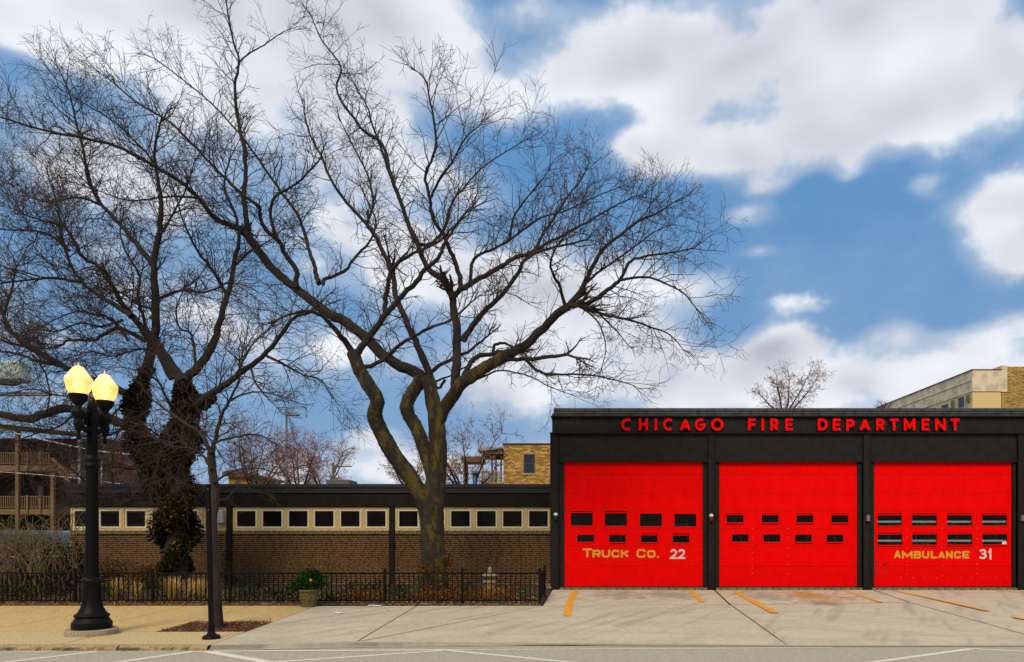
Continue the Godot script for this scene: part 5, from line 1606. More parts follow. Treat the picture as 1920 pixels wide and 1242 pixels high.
func build_pot() -> void:
	var o := Vector3(gx(579, 16.1), 0, -16.1)
	var t := thing("planter_pot", "weathered green brown clay planter pot on the sidewalk by the fence", "planter", o)
	var mb := MB.new()
	mb.lathe([[0.001, 0.0], [0.155, 0.0], [0.165, 0.012], [0.165, 0.03], [0.158, 0.04], [0.21, 0.33], [0.215, 0.36]], Vector3.ZERO, 30)
	for k in 10:
		var a := TAU * k / 10
		mb.blob(Vector3(cos(a) * 0.188, 0.2, sin(a) * 0.188), Vector3(0.03, 0.05, 0.012 + 0.018 * abs(cos(a))), 0.12, rng, 4, 7)
	var pm := tex(mat(Color(1, 1, 1), 0.9), noise_tex(0.02, 1.0, 1.0, 512, 71, 5, lin(0.055, 0.06, 0.022), lin(0.20, 0.145, 0.035), 0.3, 0.75), 0.5, normal_tex(0.05, 4.0, 256, 72, 4), 0.8)
	part("body", mb, pm, t)
	mb = MB.new()
	mb.lathe([[0.215, 0.345], [0.232, 0.352], [0.238, 0.375], [0.232, 0.40], [0.215, 0.407], [0.195, 0.395], [0.19, 0.36]], Vector3.ZERO, 30)
	part("rim", mb, pm, t)
	mb = MB.new()
	mb.lathe([[0.195, 0.365], [0.001, 0.372]], Vector3.ZERO, 20)
	part("soil", mb, M.soil, t)
	var p := thing("potted_shrub", "dark green bushy plant with one orange bloom in the clay pot", "plant", o + Vector3(0, 0.37, 0))
	var g := RandomNumberGenerator.new()
	g.seed = 3
	mb = MB.new()
	mb.col = Color(0.05, 0.035, 0.02)
	for k in 12:
		var e := Vector3(g.randf_range(-0.25, 0.25), g.randf_range(0.15, 0.35), g.randf_range(-0.2, 0.2))
		mb.tube(PackedVector3Array([Vector3(0, -0.02, 0), e * 0.5 + Vector3(0, 0.04, 0), e]), PackedFloat32Array([0.008, 0.006, 0.003]), 4)
	part("stems", mb, M.twig, p)
	mb = MB.new()
	var gr := [Color(0.012, 0.05, 0.012), Color(0.010, 0.035, 0.012), Color(0.018, 0.075, 0.015)]
	leaf_cloud(mb, 1000, Vector3(0.05, 0.24, 0), Vector3(0.30, 0.25, 0.26), 0.065, gr, g, 0.2)
	leaf_cloud(mb, 380, Vector3(-0.25, 0.1, 0.03), Vector3(0.18, 0.15, 0.18), 0.06, gr, g, 0.2)
	leaf_cloud(mb, 160, Vector3(0.12, 0.34, 0.0), Vector3(0.14, 0.12, 0.14), 0.055, gr, g, 0.2)
	part("foliage", mb, M.leaf, p)
	mb = MB.new()
	for k in 9:
		var a := TAU * k / 9
		mb.col = Color(0.75, 0.30, 0.015)
		mb.leaf(Vector3(0.14, 0.27, 0.27), Vector3(cos(a), sin(a), 0.4).normalized(), Vector3(-sin(a), cos(a), 0), 0.04, 0.026)
	part("flower", mb, M.leaf, p)

func build_lantern() -> void:
	var o := Vector3(gx(918.5, 18.6), 0.02, -18.6)
	var t := thing("stone_lantern", "small pale stone garden lantern in the bed by the brick wall", "garden lantern", o)
	var sm := tex(mat(Color(0.33, 0.29, 0.19), 0.95), noise_tex(0.04, 0.6, 1.1, 256, 81, 4), 0.4, normal_tex(0.08, 4.0, 256, 82, 4), 0.8)
	var mb := MB.new()
	mb.facet([[0.17, 0.0], [0.16, 0.08], [0.09, 0.1], [0.075, 0.28], [0.12, 0.33], [0.2, 0.38], [0.19, 0.43], [0.1, 0.44]], Vector3.ZERO, 10)
	part("pedestal", mb, sm, t)
	mb = MB.new()
	for k in 4:
		var a := TAU * (k + 0.5) / 4
		mb.bbox(Vector3(cos(a) * 0.085, 0.49, sin(a) * 0.085), Vector3(0.035, 0.11, 0.035), 0.005)
	part("fire_box", mb, sm, t)
	mb = MB.new()
	mb.facet([[0.05, 0.535], [0.215, 0.545], [0.225, 0.56], [0.205, 0.585], [0.11, 0.62], [0.075, 0.65]], Vector3.ZERO, 10)
	part("roof", mb, sm, t)
	mb = MB.new()
	mb.lathe([[0.06, 0.65], [0.056, 0.70], [0.064, 0.72], [0.06, 0.745], [0.05, 0.765], [0.02, 0.78], [0.012, 0.80], [0.001, 0.805]], Vector3.ZERO, 12)
	part("finial", mb, sm, t)

# ------------------------------------------------------------------ the garden strip
func tuft(label: String, px: float, d: float, h: float, w: float, n: int, sd: int, cols: Array, called := "dry_grass_tuft", cat := "grass", group := "dry grass tufts behind the fence") -> void:
	var g := RandomNumberGenerator.new()
	g.seed = sd
	var mb := MB.new()
	for i in n:
		var b := Vector3(g.randf_range(-w, w) * 0.35, 0, g.randf_range(-w, w) * 0.35)
		var lean := Vector3(g.randf_range(-1, 1), 0, g.randf_range(-1, 1)) * w * g.randf_range(0.4, 2.0)
		var hh := h * g.randf_range(0.45, 1.05)
		mb.col = cols[g.randi() % cols.size()] * g.randf_range(0.7, 1.3)
		mb.col.a = 1.0
		var s := Vector3(g.randf_range(-1, 1), 0, g.randf_range(-1, 1)).normalized() * g.randf_range(0.004, 0.009)
		var q := [b, b + lean * 0.25 + Vector3(0, hh * 0.55, 0), b + lean * 0.65 + Vector3(0, hh * 0.9, 0), b + lean + Vector3(0, hh * g.randf_range(0.45, 1.0), 0)]
		for k in 3:
			var f0 := 1.0 - k * 0.3
			var f1 := 1.0 - (k + 1) * 0.3
			mb.quad(q[k] - s * f0, q[k] + s * f0, q[k + 1] + s * f1, q[k + 1] - s * f1)
	solo(called, mb, M.leaf, label, cat, Vector3(gx(px, d), 0.03, -d), group)

func bush(called: String, label: String, cat: String, px: float, d: float, lobes: Array, cols: Array, leaves: int, size: float, stems: int, sd: int, group := "", stem_col := Color(0.05, 0.035, 0.02)) -> void:
	# lobes: [dx, y, dz, rx, ry, rz] in metres round the foot
	var g := RandomNumberGenerator.new()
	g.seed = sd
	var t := thing(called, label, cat, Vector3(gx(px, d), 0.02, -d), group)
	if stems > 0:
		var sb := MB.new()
		sb.col = stem_col
		for k in stems:
			var l = lobes[k % lobes.size()]
			var e := Vector3(l[0], l[1], l[2]) + rvec(g) * Vector3(l[3], l[4], l[5]) * 0.9
			var b := Vector3(l[0] * 0.6 + g.randf_range(-0.1, 0.1), 0, l[2] * 0.6)
			sb.tube(PackedVector3Array([b, b.lerp(e, 0.5) + rvec(g) * 0.05, e]), PackedFloat32Array([0.009, 0.006, 0.003]), 4)
		part("stems", sb, M.twig, t)
	var mb := MB.new()
	for l in lobes: leaf_cloud(mb, leaves / lobes.size(), Vector3(l[0], l[1], l[2]), Vector3(l[3], l[4], l[5]), size, cols, g, 0.15)
	part("foliage", mb, M.leaf, t)

func build_garden() -> void:
	var straw := [Color(0.60, 0.41, 0.12), Color(0.36, 0.22, 0.06), Color(0.72, 0.53, 0.20), Color(0.14, 0.09, 0.03)]
	tuft("straw coloured grass tuft just right of the lamp post base", 222, 17.3, 0.62, 0.22, 170, 1, straw)
	tuft("small sparse straw tuft between the lamp post and the ivy trunk", 254, 17.4, 0.52, 0.25, 110, 2, straw)
	tuft("upright straw tuft in front of the ivy covered trunk", 322, 17.3, 0.64, 0.22, 210, 3, straw)
	tuft("widest straw tuft, left of the black sign post", 358, 17.4, 0.60, 0.28, 240, 4, straw)
	tuft("straw tuft right behind the black sign post", 383, 17.3, 0.58, 0.24, 170, 5, straw)
	tuft("tawny grass clump at the foot of the stone lantern", 918, 18.1, 0.42, 0.2, 180, 6, [Color(0.30, 0.14, 0.03), Color(0.38, 0.24, 0.08)])
	var green := [Color(0.02, 0.05, 0.012), Color(0.03, 0.075, 0.015), Color(0.012, 0.03, 0.012)]
	var dark := [Color(0.010, 0.018, 0.008), Color(0.016, 0.026, 0.010), Color(0.028, 0.030, 0.010)]
	var rusty := [Color(0.055, 0.026, 0.010), Color(0.09, 0.045, 0.012), Color(0.035, 0.022, 0.010), Color(0.04, 0.04, 0.012)]
	var fire := [Color(0.42, 0.12, 0.008), Color(0.50, 0.20, 0.012), Color(0.30, 0.07, 0.008), Color(0.16, 0.07, 0.015)]
	var olive := [Color(0.16, 0.115, 0.008), Color(0.10, 0.075, 0.008), Color(0.22, 0.15, 0.012)]
	bush("brown_hedge", "low brown leaved hedge behind the lamp post", "hedge", 150, 21.0, [[-0.9, 0.45, 0, 0.9, 0.45, 0.5], [0.5, 0.5, 0, 0.9, 0.45, 0.5]], rusty, 3200, 0.05, 60, 21, "low hedges along the brick wall")
	bush("brown_hedge", "low brown leaved hedge left of the ivy covered trunk", "hedge", 255, 21.0, [[-0.4, 0.48, 0, 0.8, 0.42, 0.5], [0.7, 0.4, 0, 0.6, 0.4, 0.5]], rusty, 2400, 0.05, 50, 22, "low hedges along the brick wall")
	bush("yellowing_shrub", "airy yellow leaved shrub behind the clay pot", "shrub", 592, 21.4, [[-0.3, 0.75, 0, 0.75, 0.42, 0.4], [0.55, 0.7, 0, 0.5, 0.35, 0.4], [0, 0.35, 0, 0.5, 0.3, 0.3]], olive, 620, 0.055, 40, 23, "", Color(0.07, 0.045, 0.02))
	bush("yellowing_shrub", "thin olive shrub left of the yellow one, by the first dark column", "shrub", 470, 21.6, [[-0.4, 0.7, 0, 0.7, 0.35, 0.3], [0.3, 0.5, 0, 0.5, 0.3, 0.3]], [Color(0.09, 0.07, 0.012), Color(0.05, 0.05, 0.012)], 460, 0.05, 40, 24)
	bush("climbing_vine", "leafy vine on the first dark column of the wing", "vine", 431, 22.7, [[0, 0.7, 0.2, 0.16, 0.6, 0.12], [0.05, 0.2, 0.2, 0.3, 0.25, 0.2]], [Color(0.02, 0.032, 0.01), Color(0.045, 0.045, 0.012)], 420, 0.06, 8, 25)
	bush("creeper", "red and orange creeper round the foot of the crooked tree", "vine", 818, 18.1, [[0.36, 0.55, 0.1, 0.16, 0.5, 0.2], [-0.28, 0.75, 0.15, 0.24, 0.14, 0.1], [0.0, 0.4, 0.35, 0.36, 0.5, 0.1], [0.3, 1.0, 0.1, 0.14, 0.12, 0.1]], [Color(0.07, 0.03, 0.01), Color(0.05, 0.035, 0.012), Color(0.28, 0.10, 0.01), Color(0.03, 0.035, 0.012)], 900, 0.055, 20, 26)
	# low plants, mixed greens behind, orange and gold along the fence
	var k := 0
	for s in [[30, 17.8, 0.5, green], [95, 18.2, 0.55, dark], [190, 18.0, 0.45, green], [300, 18.2, 0.5, dark], [450, 17.6, 0.4, green], [500, 17.9, 0.45, dark], [545, 17.5, 0.4, dark], [628, 17.4, 0.36, green], [680, 18.0, 0.5, dark], [725, 18.1, 0.55, dark], [765, 17.6, 0.45, green], [868, 17.7, 0.4, dark], [958, 18.2, 0.38, green]]:
		var where: String = ["behind the leftmost pickets", "below the bramble canes", "beside the lamp post shaft", "between the dry grass tufts", "right of the young tree", "left of the clay pot", "just behind the clay pot", "at the right of the clay pot", "midway between pot and crooked tree", "under the second dark column", "left of the crooked trunk", "right of the crooked trunk", "right of the stone lantern"][k]
		bush("garden_plant", ("dark" if s[3] == dark else "green") + " low leafy plant " + where, "plant", s[0], s[1], [[-0.2, s[2] * 0.4, 0, 0.35, s[2] * 0.45, 0.3], [0.25, s[2] * 0.35, 0.05, 0.35, s[2] * 0.4, 0.3]], s[3], 420, 0.06, 14, 40 + k, "low plants behind the fence")
		k += 1
	k = 0
	for s in [[660, 17.1], [705, 17.1], [790, 17.2], [838, 17.2], [880, 17.2], [912, 17.15], [945, 17.3]]:
		var where: String = ["nearest the clay pot", "second from the clay pot", "left of the crooked trunk", "in front of the crooked trunk", "midway to the stone lantern", "in front of the stone lantern", "nearest the bare soil"][k]
		bush("orange_plant", "knee high plant with orange autumn leaves " + where, "plant", s[0], s[1], [[-0.12, 0.16, 0, 0.28, 0.16, 0.2], [0.18, 0.18, 0, 0.24, 0.2, 0.2]], fire, 260, 0.045, 16, 60 + k, "orange leaved plants along the fence", Color(0.12, 0.04, 0.01))
		k += 1
	# fallen leaves on soil and along the edge of the pavement
	var g := RandomNumberGenerator.new()
	g.seed = 90
	var mb := MB.new()
	var lc := [Color(0.20, 0.09, 0.022), Color(0.11, 0.05, 0.018), Color(0.30, 0.16, 0.03), Color(0.07, 0.035, 0.015), Color(0.36, 0.24, 0.10)]
	for i in 15000:
		var near := g.randf() < 0.5
		var z: float = -16.36 - abs(g.randfn(0.0, 0.12)) + 0.04 if near else g.randf_range(-21.5, -16.4)
		var x := g.randf_range(-18.0, -0.36)
		if z < -18.5 and g.randf() < 0.5: continue
		mb.col = lc[g.randi() % 5] * g.randf_range(0.6, 1.3)
		mb.col.a = 1.0
		var al := Vector3(g.randf_range(-1, 1), g.randf_range(-0.1, 0.4), g.randf_range(-1, 1)).normalized()
		var hgt := 0.012 if z > -16.5 else 0.055
		mb.leaf(Vector3(x, hgt + g.randf() * 0.02, z), al, al.cross(Vector3.UP).normalized(), g.randf_range(0.03, 0.07), g.randf_range(0.02, 0.045), 0.3)
	for i in 420:
		mb.col = lc[g.randi() % 4] * g.randf_range(0.4, 1.0)
		mb.col.a = 1.0
		var al := Vector3(g.randf_range(-1, 1), g.randf_range(0.0, 0.2), g.randf_range(-1, 1)).normalized()
		var s := g.randf_range(0.012, 0.04)
		mb.leaf(Vector3(g.randf_range(-12.5, -1.0), 0.004, -16.3 + abs(g.randfn(0.0, 2.2))), al, al.cross(Vector3.UP).normalized(), s, s * 0.6, 0.2)
	var ll := place("leaf_litter", mb.mesh(), M.litter, self)
	ll.set_meta("kind", "stuff"); ll.set_meta("label", "brown and orange fallen leaves along the garden fence"); ll.set_meta("category", "leaves")
	mb = MB.new()
	for i in 4200:
		var x := g.randf_range(-18.0, -0.4)
		var gold: bool = g.randf() < 0.5
		mb.col = [Color(0.45, 0.25, 0.015), Color(0.38, 0.13, 0.01), Color(0.02, 0.035, 0.012), Color(0.035, 0.05, 0.015), Color(0.05, 0.03, 0.012)][g.randi() % 5] * g.randf_range(0.5, 1.3)
		if not gold and mb.col.r > 0.2: mb.col = Color(0.02, 0.03, 0.01)
		mb.col.a = 1.0
		var al := rvec(g).normalized()
		mb.leaf(Vector3(x, g.randf_range(0.03, 0.2), g.randf_range(-17.25, -16.7)), al, al.cross(rvec(g)).normalized(), 0.045, 0.03)
	ll = place("ground_cover", mb.mesh(), M.leaf, self)
	ll.set_meta("kind", "stuff"); ll.set_meta("label", "knee low ground cover with gold leaves along the fence foot"); ll.set_meta("category", "ground cover")
	# ivy on the left tree
	var iv := thing("ivy", "thick dark ivy climbing both trunks of the left tree", "ivy", Vector3(gx(330, 19.5), 0, -19.5))
	mb = MB.new()
	var ic := [Color(0.009, 0.013, 0.004), Color(0.014, 0.017, 0.005), Color(0.024, 0.021, 0.006), Color(0.032, 0.025, 0.007), Color(0.007, 0.010, 0.004)]
	var path := [[330, 1070, 0.42], [330, 1020, 0.46], [330, 985, 0.60], [328, 955, 0.58], [325, 925, 0.55], [322, 895, 0.5], [332, 860, 0.52], [342, 820, 0.46], [346, 785, 0.42], [350, 750, 0.30], [345, 720, 0.22]]
	var path2 := [[312, 935, 0.40], [290, 885, 0.40], [268, 840, 0.38], [253, 795, 0.34], [254, 760, 0.30], [262, 725, 0.25], [276, 690, 0.19]]
	var path3 := [[365, 766, 0.28], [389, 742, 0.2]]
	for spec in [[path, 0.0, 24000], [path2, 0.5, 12000], [path3, 0.0, 1600]]:
		var pp = spec[0]
		for i in spec[2]:
			var f: float = g.randf() * (pp.size() - 1)
			var j := int(f)
			var c := P(lerp(float(pp[j][0]), float(pp[j + 1][0]), f - j), lerp(float(pp[j][1]), float(pp[j + 1][1]), f - j), 19.5 + spec[1])
			var r: float = lerp(pp[j][2], pp[j + 1][2], f - j)
			var a := g.randf() * TAU
			var rr := r * (0.5 + 0.6 * g.randf()) * (0.8 + 0.35 * sin(c.y * 5.0 + a * 2.0))
			var d := Vector3(cos(a), g.randf_range(-0.25, 0.25), sin(a))
			mb.col = ic[g.randi() % 5] * g.randf_range(0.6, 1.3)
			if c.y > 1.2 and c.y < 3.4 and g.randf() < 0.10: mb.col = Color(0.16, 0.11, 0.012) * g.randf_range(0.5, 1.2)
			mb.col.a = 1.0
			var al := (Vector3(0, -0.6, 0) + rvec(g) * 0.7 + d * 0.4).normalized()
			var s := g.randf_range(0.06, 0.11)
			mb.leaf(c + d * rr, al, al.cross(d + rvec(g) * 0.4).normalized(), s, s * 0.85)
	part("foliage", mb, M.leaf, iv, iv.position)
	mb = MB.new()
	for i in 70:
		var f := g.randf() * (path.size() - 2)
		var j := int(f)
		var c := P(path[j][0], path[j][1], 19.5)
		var pts := PackedVector3Array([c])
		var d := Vector3(g.randf_range(-1, 1), g.randf_range(-0.2, 0.8), g.randf_range(-0.3, 1)).normalized()
		for q in 6:
			c += d * g.randf_range(0.1, 0.22)
			d = (d + rvec(g) * 0.4 + Vector3(0, -0.12, 0)).normalized()
			pts.append(c)
		mb.col = Color(0.07, 0.05, 0.03) * g.randf_range(0.6, 1.6)
		mb.tube(pts, PackedFloat32Array([0.012, 0.011, 0.009, 0.008, 0.006, 0.005, 0.003]), 4)
	part("runners", mb, M.twig, iv, iv.position)
	# bramble on the far left
	var br := thing("bramble", "tangle of pale arching bramble canes at the left edge", "bramble", Vector3(gx(50, 19.0), 0, -19.0))
	mb = MB.new()
	for i in 150:
		var c := Vector3(g.randf_range(-2.2, 1.2), 0.0, g.randf_range(-1.0, 1.2))
		var hh := g.randf_range(0.9, 2.3)
		var lean := Vector3(g.randf_range(-1.6, 1.3), 0, g.randf_range(-0.6, 0.8))
		var pts := PackedVector3Array()
		var rad := PackedFloat32Array()
		var nseg := 12
		var w := rvec(g)
		for q in nseg + 1:
			var f := float(q) / nseg
			pts.append(c + lean * f * 1.5 + Vector3(0, hh * sin(f * 2.75), 0) + w * sin(f * 6.0) * 0.16 + rvec(g) * 0.05)
			rad.append(lerp(0.012, 0.004, f))
		mb.col = Color(0.24, 0.16, 0.065).lerp(Color(0.09, 0.06, 0.03), g.randf())
		mb.tube(pts, rad, 4)
		for q in 3:
			var k2 := g.randi_range(4, 11)
			var e := pts[k2] + (rvec(g) + Vector3(0, 0.3, 0)) * 0.35
			mb.tube(PackedVector3Array([pts[k2], pts[k2].lerp(e, 0.5) + rvec(g) * 0.05, e]), PackedFloat32Array([0.006, 0.005, 0.003]), 3)
	part("canes", mb, M.twig, br)
	mb = MB.new()
	leaf_cloud(mb, 4200, Vector3(-0.3, 0.75, -0.6), Vector3(1.7, 0.8, 0.5), 0.075, dark, g, 0.0)
	leaf_cloud(mb, 900, Vector3(0.7, 0.95, -0.5), Vector3(0.8, 0.7, 0.4), 0.075, dark, g, 0.0)
	part("foliage", mb, M.leaf, br)
	# scraps of paper, a stone by the drive, a fallen stick
	var n := 0
	for s in [[498, 1134.5, 0.12, "crumpled white paper scrap by the leaf litter, left of the clay pot"], [631, 1152, 0.10, "flat white paper scrap on the grey drive below the clay pot"], [701, 1138, 0.16, "largest white paper scrap lying at the edge of the grey drive"], [796, 1135, 0.12, "white paper scrap at the drive edge below the crooked tree"]]:
		mb = MB.new()
		mb.col = Color(0.72, 0.68, 0.74)
		var o := Vector3.ZERO
		var w: float = s[2]
		for i in 3:
			var a := Vector3(-w + i * w * 0.66, 0.006 + 0.012 * (i % 2), -0.05 + 0.02 * i)
			var b := Vector3(-w + (i + 1) * w * 0.66, 0.006 + 0.012 * ((i + 1) % 2), -0.04 + 0.015 * i)
			mb.quad(a, b, b + Vector3(0.02, 0.01, -0.1), a + Vector3(-0.02, 0.012, -0.11))
			mb.quad(a + Vector3(-0.02, 0.0095, -0.11), b + Vector3(0.02, 0.0075, -0.1), b - Vector3(0, 0.0025, 0), a - Vector3(0, 0.0025, 0))
		o = G(s[0], s[1])
		var tpaper := solo("paper_scrap", mb, M.litter, s[3], "paper", o + Vector3(0, 0.002, 0), "paper scraps on the ground")
		tpaper.set_meta("group", "paper scraps on the ground")
		n += 1
	mb = MB.new()
	mb.blob(Vector3(0, 0.05, 0), Vector3(0.085, 0.065, 0.07), 0.12, g, 7, 11)
	solo("stone", mb, M.sill, "rounded pale stone at the corner of the garage", "stone", Vector3(gx(1029.5, 20.9), 0.03, -20.9))
	mb = MB.new()
	mb.col = Color(0.30, 0.22, 0.12)
	mb.tube(PackedVector3Array([Vector3(-0.14, 0.02, 0), Vector3(0, 0.03, 0.02), Vector3(0.14, 0.02, -0.03)]), PackedFloat32Array([0.02, 0.022, 0.018]), 6, true)
	solo("stick", mb, M.twig, "short pale stick on the bare soil near the fence corner", "stick", Vector3(gx(997, 17.6), 0.04, -17.6))

# ------------------------------------------------------------------ behind the station
func ac_unit() -> void:
	var D := WD - 0.12
	var o := P(411.5, 969, D)
	var t := thing("air_conditioner", "white louvred air conditioner in the wing window behind the young tree", "air conditioner", o)
	var mb := MB.new()
	mb.bbox(Vector3(0, 0, -0.05), Vector3(0.26, 0.42, 0.3), 0.012)
	part("case", mb, M.white, t)
	for r in 5:
		for c in 2:
			mb = MB.new()
			mb.bbox(Vector3(-0.055 + c * 0.11, -0.14 + r * 0.07, 0.104), Vector3(0.085, 0.026, 0.01), 0.003)
			part("louvre", mb, mat(Color(0.28, 0.28, 0.28), 0.6), t)

func railing(t: Node3D, a: Vector3, b: Vector3, h: float, m: Material, step := 0.16) -> void:   # posts at both ends are up to the caller
	var mb := MB.new()
	mb.bar(a + Vector3(0, h, 0), b + Vector3(0, h, 0), 0.07, 0.05)
	part("rail", mb, m, t)
	mb = MB.new()
	mb.bar(a + Vector3(0, 0.12, 0), b + Vector3(0, 0.12, 0), 0.05, 0.05)
	part("rail", mb, m, t)
	var n := int(a.distance_to(b) / step)
	mb = MB.new()
	mb.box(Vector3(0, h * 0.5 + 0.06, 0), Vector3(0.05, h - 0.12, 0.05))
	var me := mb.mesh()
	for i in range(1, n):
		place("baluster", me, m, t, a.lerp(b, float(i) / n))

func flat_window(t: Node3D, x0: float, x1: float, y0: float, y1: float, z: float, fm: Material, pm: Material, xf := Basis(), o := Vector3.ZERO) -> void:
	var mb := MB.new()
	var w := 0.07
	for s in [[x0, y0, x0 + w, y1], [x1 - w, y0, x1, y1], [x0 + w, y0, x1 - w, y0 + w], [x0 + w, y1 - w, x1 - w, y1], [x0 + w, (y0 + y1) * 0.5 - 0.03, x1 - w, (y0 + y1) * 0.5 + 0.03]]:
		var c := Vector3((s[0] + s[2]) * 0.5, (s[1] + s[3]) * 0.5, z)
		mb.box(o + xf * c, Vector3(s[2] - s[0], s[3] - s[1], 0.10), xf)
	var f := part("window", mb, fm, t)
	mb = MB.new()
	mb.box(o + xf * Vector3((x0 + x1) * 0.5, (y0 + y1) * 0.5, z + 0.005), Vector3(x1 - x0 - 0.02, y1 - y0 - 0.02, 0.01), xf)
	part("pane", mb, pm, f)

func build_back() -> void:
	var pane := mat(Color(0.03, 0.035, 0.045), 0.05)
	var pale_pane := mat(Color(0.32, 0.36, 0.42), 0.2)
	var common := tex(mat(Color(1, 1, 1), 0.9), noise_tex(0.03, 1.0, 1.0, 512, 91, 5, lin(0.32, 0.17, 0.04), lin(0.58, 0.38, 0.10), 0.3, 0.7), 1.6)
	var cream := tex(mat(Color(0.78, 0.59, 0.28), 0.9), noise_tex(0.04, 0.85, 1.08, 512, 92, 4), 1.0)
	var stucco := tex(mat(Color(0.72, 0.62, 0.44), 0.9), noise_tex(0.012, 0.88, 1.06, 512, 93, 5), 6.0)
	var brown := tex(mat(Color(0.07, 0.045, 0.026), 0.9), noise_tex(0.04, 0.6, 1.2, 512, 94, 4), 1.2)
	var roof := mat(Color(0.35, 0.37, 0.40), 0.8)
	# yellow brick house with a timber porch, seen over the wing
	var D := 40.0
	var t := thing("brick_house", "yellow brick house with a timber porch behind the wing roof", "house", Vector3(gx(944, D), 0, -D))
	var mb := MB.new()
	var bx := gx(1100, D) - gx(944, D)
	mb.span(Vector3(0, 0, -9), Vector3(bx, gy(834, D), 0))
	part("wall", mb, common, t)
	mb = MB.new()   # brick courses that show as lines
	var cl := MB.new()
	var g := RandomNumberGenerator.new()
	g.seed = 55
	var y := 3.2
	var row := 0
	while y < gy(836, D):
		var x := 0.0 if row % 2 == 0 else -0.11
		while x < 3.2:
			cl.col = [Color(0.60, 0.36, 0.08), Color(0.46, 0.26, 0.06), Color(0.68, 0.45, 0.14), Color(0.34, 0.18, 0.05)][g.randi() % 4] * g.randf_range(0.75, 1.2)
			cl.col.a = 1.0
			if not (x + 0.2 > gx(980.5, D) - gx(944, D) and x < gx(1004.5, D) - gx(944, D) and y > gy(890, D) - 0.1 and y < gy(850, D)):
				cl.span(Vector3(max(x, 0.002), y, 0.0), Vector3(x + 0.205, y + 0.06, 0.012 + g.randf() * 0.004))
			x += 0.22
		y += 0.075; row += 1
	part("brickwork", cl, M.brick_any, t).set_meta("kind", "stuff")
	mb = MB.new()
	mb.bspan(Vector3(-0.06, gy(834, D), -9), Vector3(bx, gy(831.5, D), 0.07), 0.01)
	part("coping", mb, mat(Color(0.10, 0.05, 0.03), 0.9), t)
	flat_window(t, gx(981.5, D) - gx(944, D), gx(1003, D) - gx(944, D), gy(889, D), gy(852, D), 0.02, mat(Color(0.05, 0.05, 0.06), 0.6), pane)
	mb = MB.new()
	mb.bspan(Vector3(gx(980, D) - gx(944, D), gy(890.5, D), 0.013), Vector3(gx(1004.5, D) - gx(944, D), gy(889, D), 0.09), 0.01)
	part("sill", mb, stucco, t)
	# porch
	var px := func(p: float) -> float: return gx(p, D) - gx(944, D)
	mb = MB.new()
	mb.prism(PackedVector2Array([Vector2(px.call(896.0), gy(846, D)), Vector2(px.call(902.0), gy(842, D)), Vector2(-0.02, gy(840, D)), Vector2(-0.02, gy(843, D)), Vector2(px.call(906.0), gy(848.5, D))]), -3.0, 0.6)
	part("porch_roof", mb, roof, t)
	mb = MB.new()
	mb.span(Vector3(px.call(903.0), gy(853, D), -2.8), Vector3(-0.02, gy(846, D), 0.4))
	part("porch_beam", mb, M.wood_grey, t)
	mb = MB.new()
	mb.span(Vector3(px.call(862.0), gy(864, D), -2.4), Vector3(px.call(903.0), gy(854, D), -0.6))
	part("porch_eave", mb, M.wood_grey, t)
	for p in [903.5, 914.0, 922.0, 932.0]:
		mb = MB.new()
		mb.span(Vector3(px.call(p), 0, -0.1 if p < 910 else -2.6), Vector3(px.call(p + 2.6), gy(852, D), 0.1 if p < 910 else -2.4))
		part("porch_post", mb, M.wood_yellow if p < 910 else M.wood_tan, t)
	mb = MB.new()
	mb.span(Vector3(px.call(862.0), 0, -2.0), Vector3(px.call(870.0), gy(864, D), -1.6))
	part("porch_post", mb, M.wood_grey, t)
	mb = MB.new()
	mb.span(Vector3(px.call(903.0), gy(908, D) - 0.1, -2.8), Vector3(-0.02, gy(905, D), 0.2))
	part("porch_deck", mb, M.wood_yellow, t)
	railing(t, Vector3(px.call(903.0), gy(905, D) - 0.05, 0.12), Vector3(-0.05, gy(905, D) - 0.05, 0.12), gy(884, D) - gy(905, D), M.wood_yellow, 0.10)
	# tall apartment block over the garage
	var B := 50.0
	var cx := gx(1824, B)
	t = thing("apartment_block", "cream brick apartment block with a stucco parapet above the garage roof", "building", Vector3(cx, 0, -B))
	mb = MB.new()
	mb.span(Vector3(0, 0, -26), Vector3(gx(1878, B) - cx, gy(735, B), 0))
	part("wall", mb, cream, t)
	mb = MB.new()
	mb.bspan(Vector3(-0.05, gy(735, B), -26), Vector3(gx(1879.5, B) - cx, gy(694.5, B), 0.06), 0.02)
	part("parapet", mb, stucco, t)
	mb = MB.new()
	mb.bspan(Vector3(-0.09, gy(714, B), -26), Vector3(-0.04, gy(712, B), 0.05), 0.01)
	part("string_course", mb, stucco, t)
	mb = MB.new()
	mb.bspan(Vector3(-0.12, gy(694.5, B), -26), Vector3(gx(1879.5, B) - cx, gy(693, B), 0.12), 0.02)
	part("coping", mb, mat(Color(0.20, 0.07, 0.035), 0.9), t)
	mb = MB.new()
	mb.bspan(Vector3(gx(1876, B) - cx, gy(736, B), -3.0), Vector3(gx(1888, B) - cx, gy(686, B), 0.10), 0.02)
	part("pier", mb, stucco, t)
	mb = MB.new()
	mb.span(Vector3(gx(1879, B) - cx, 0, -3.0), Vector3(gx(2080, B) - cx, gy(688, B), 0.04))
	part("rear_wall", mb, common, t)
	cl = MB.new()
	y = gy(770, B)
	row = 0
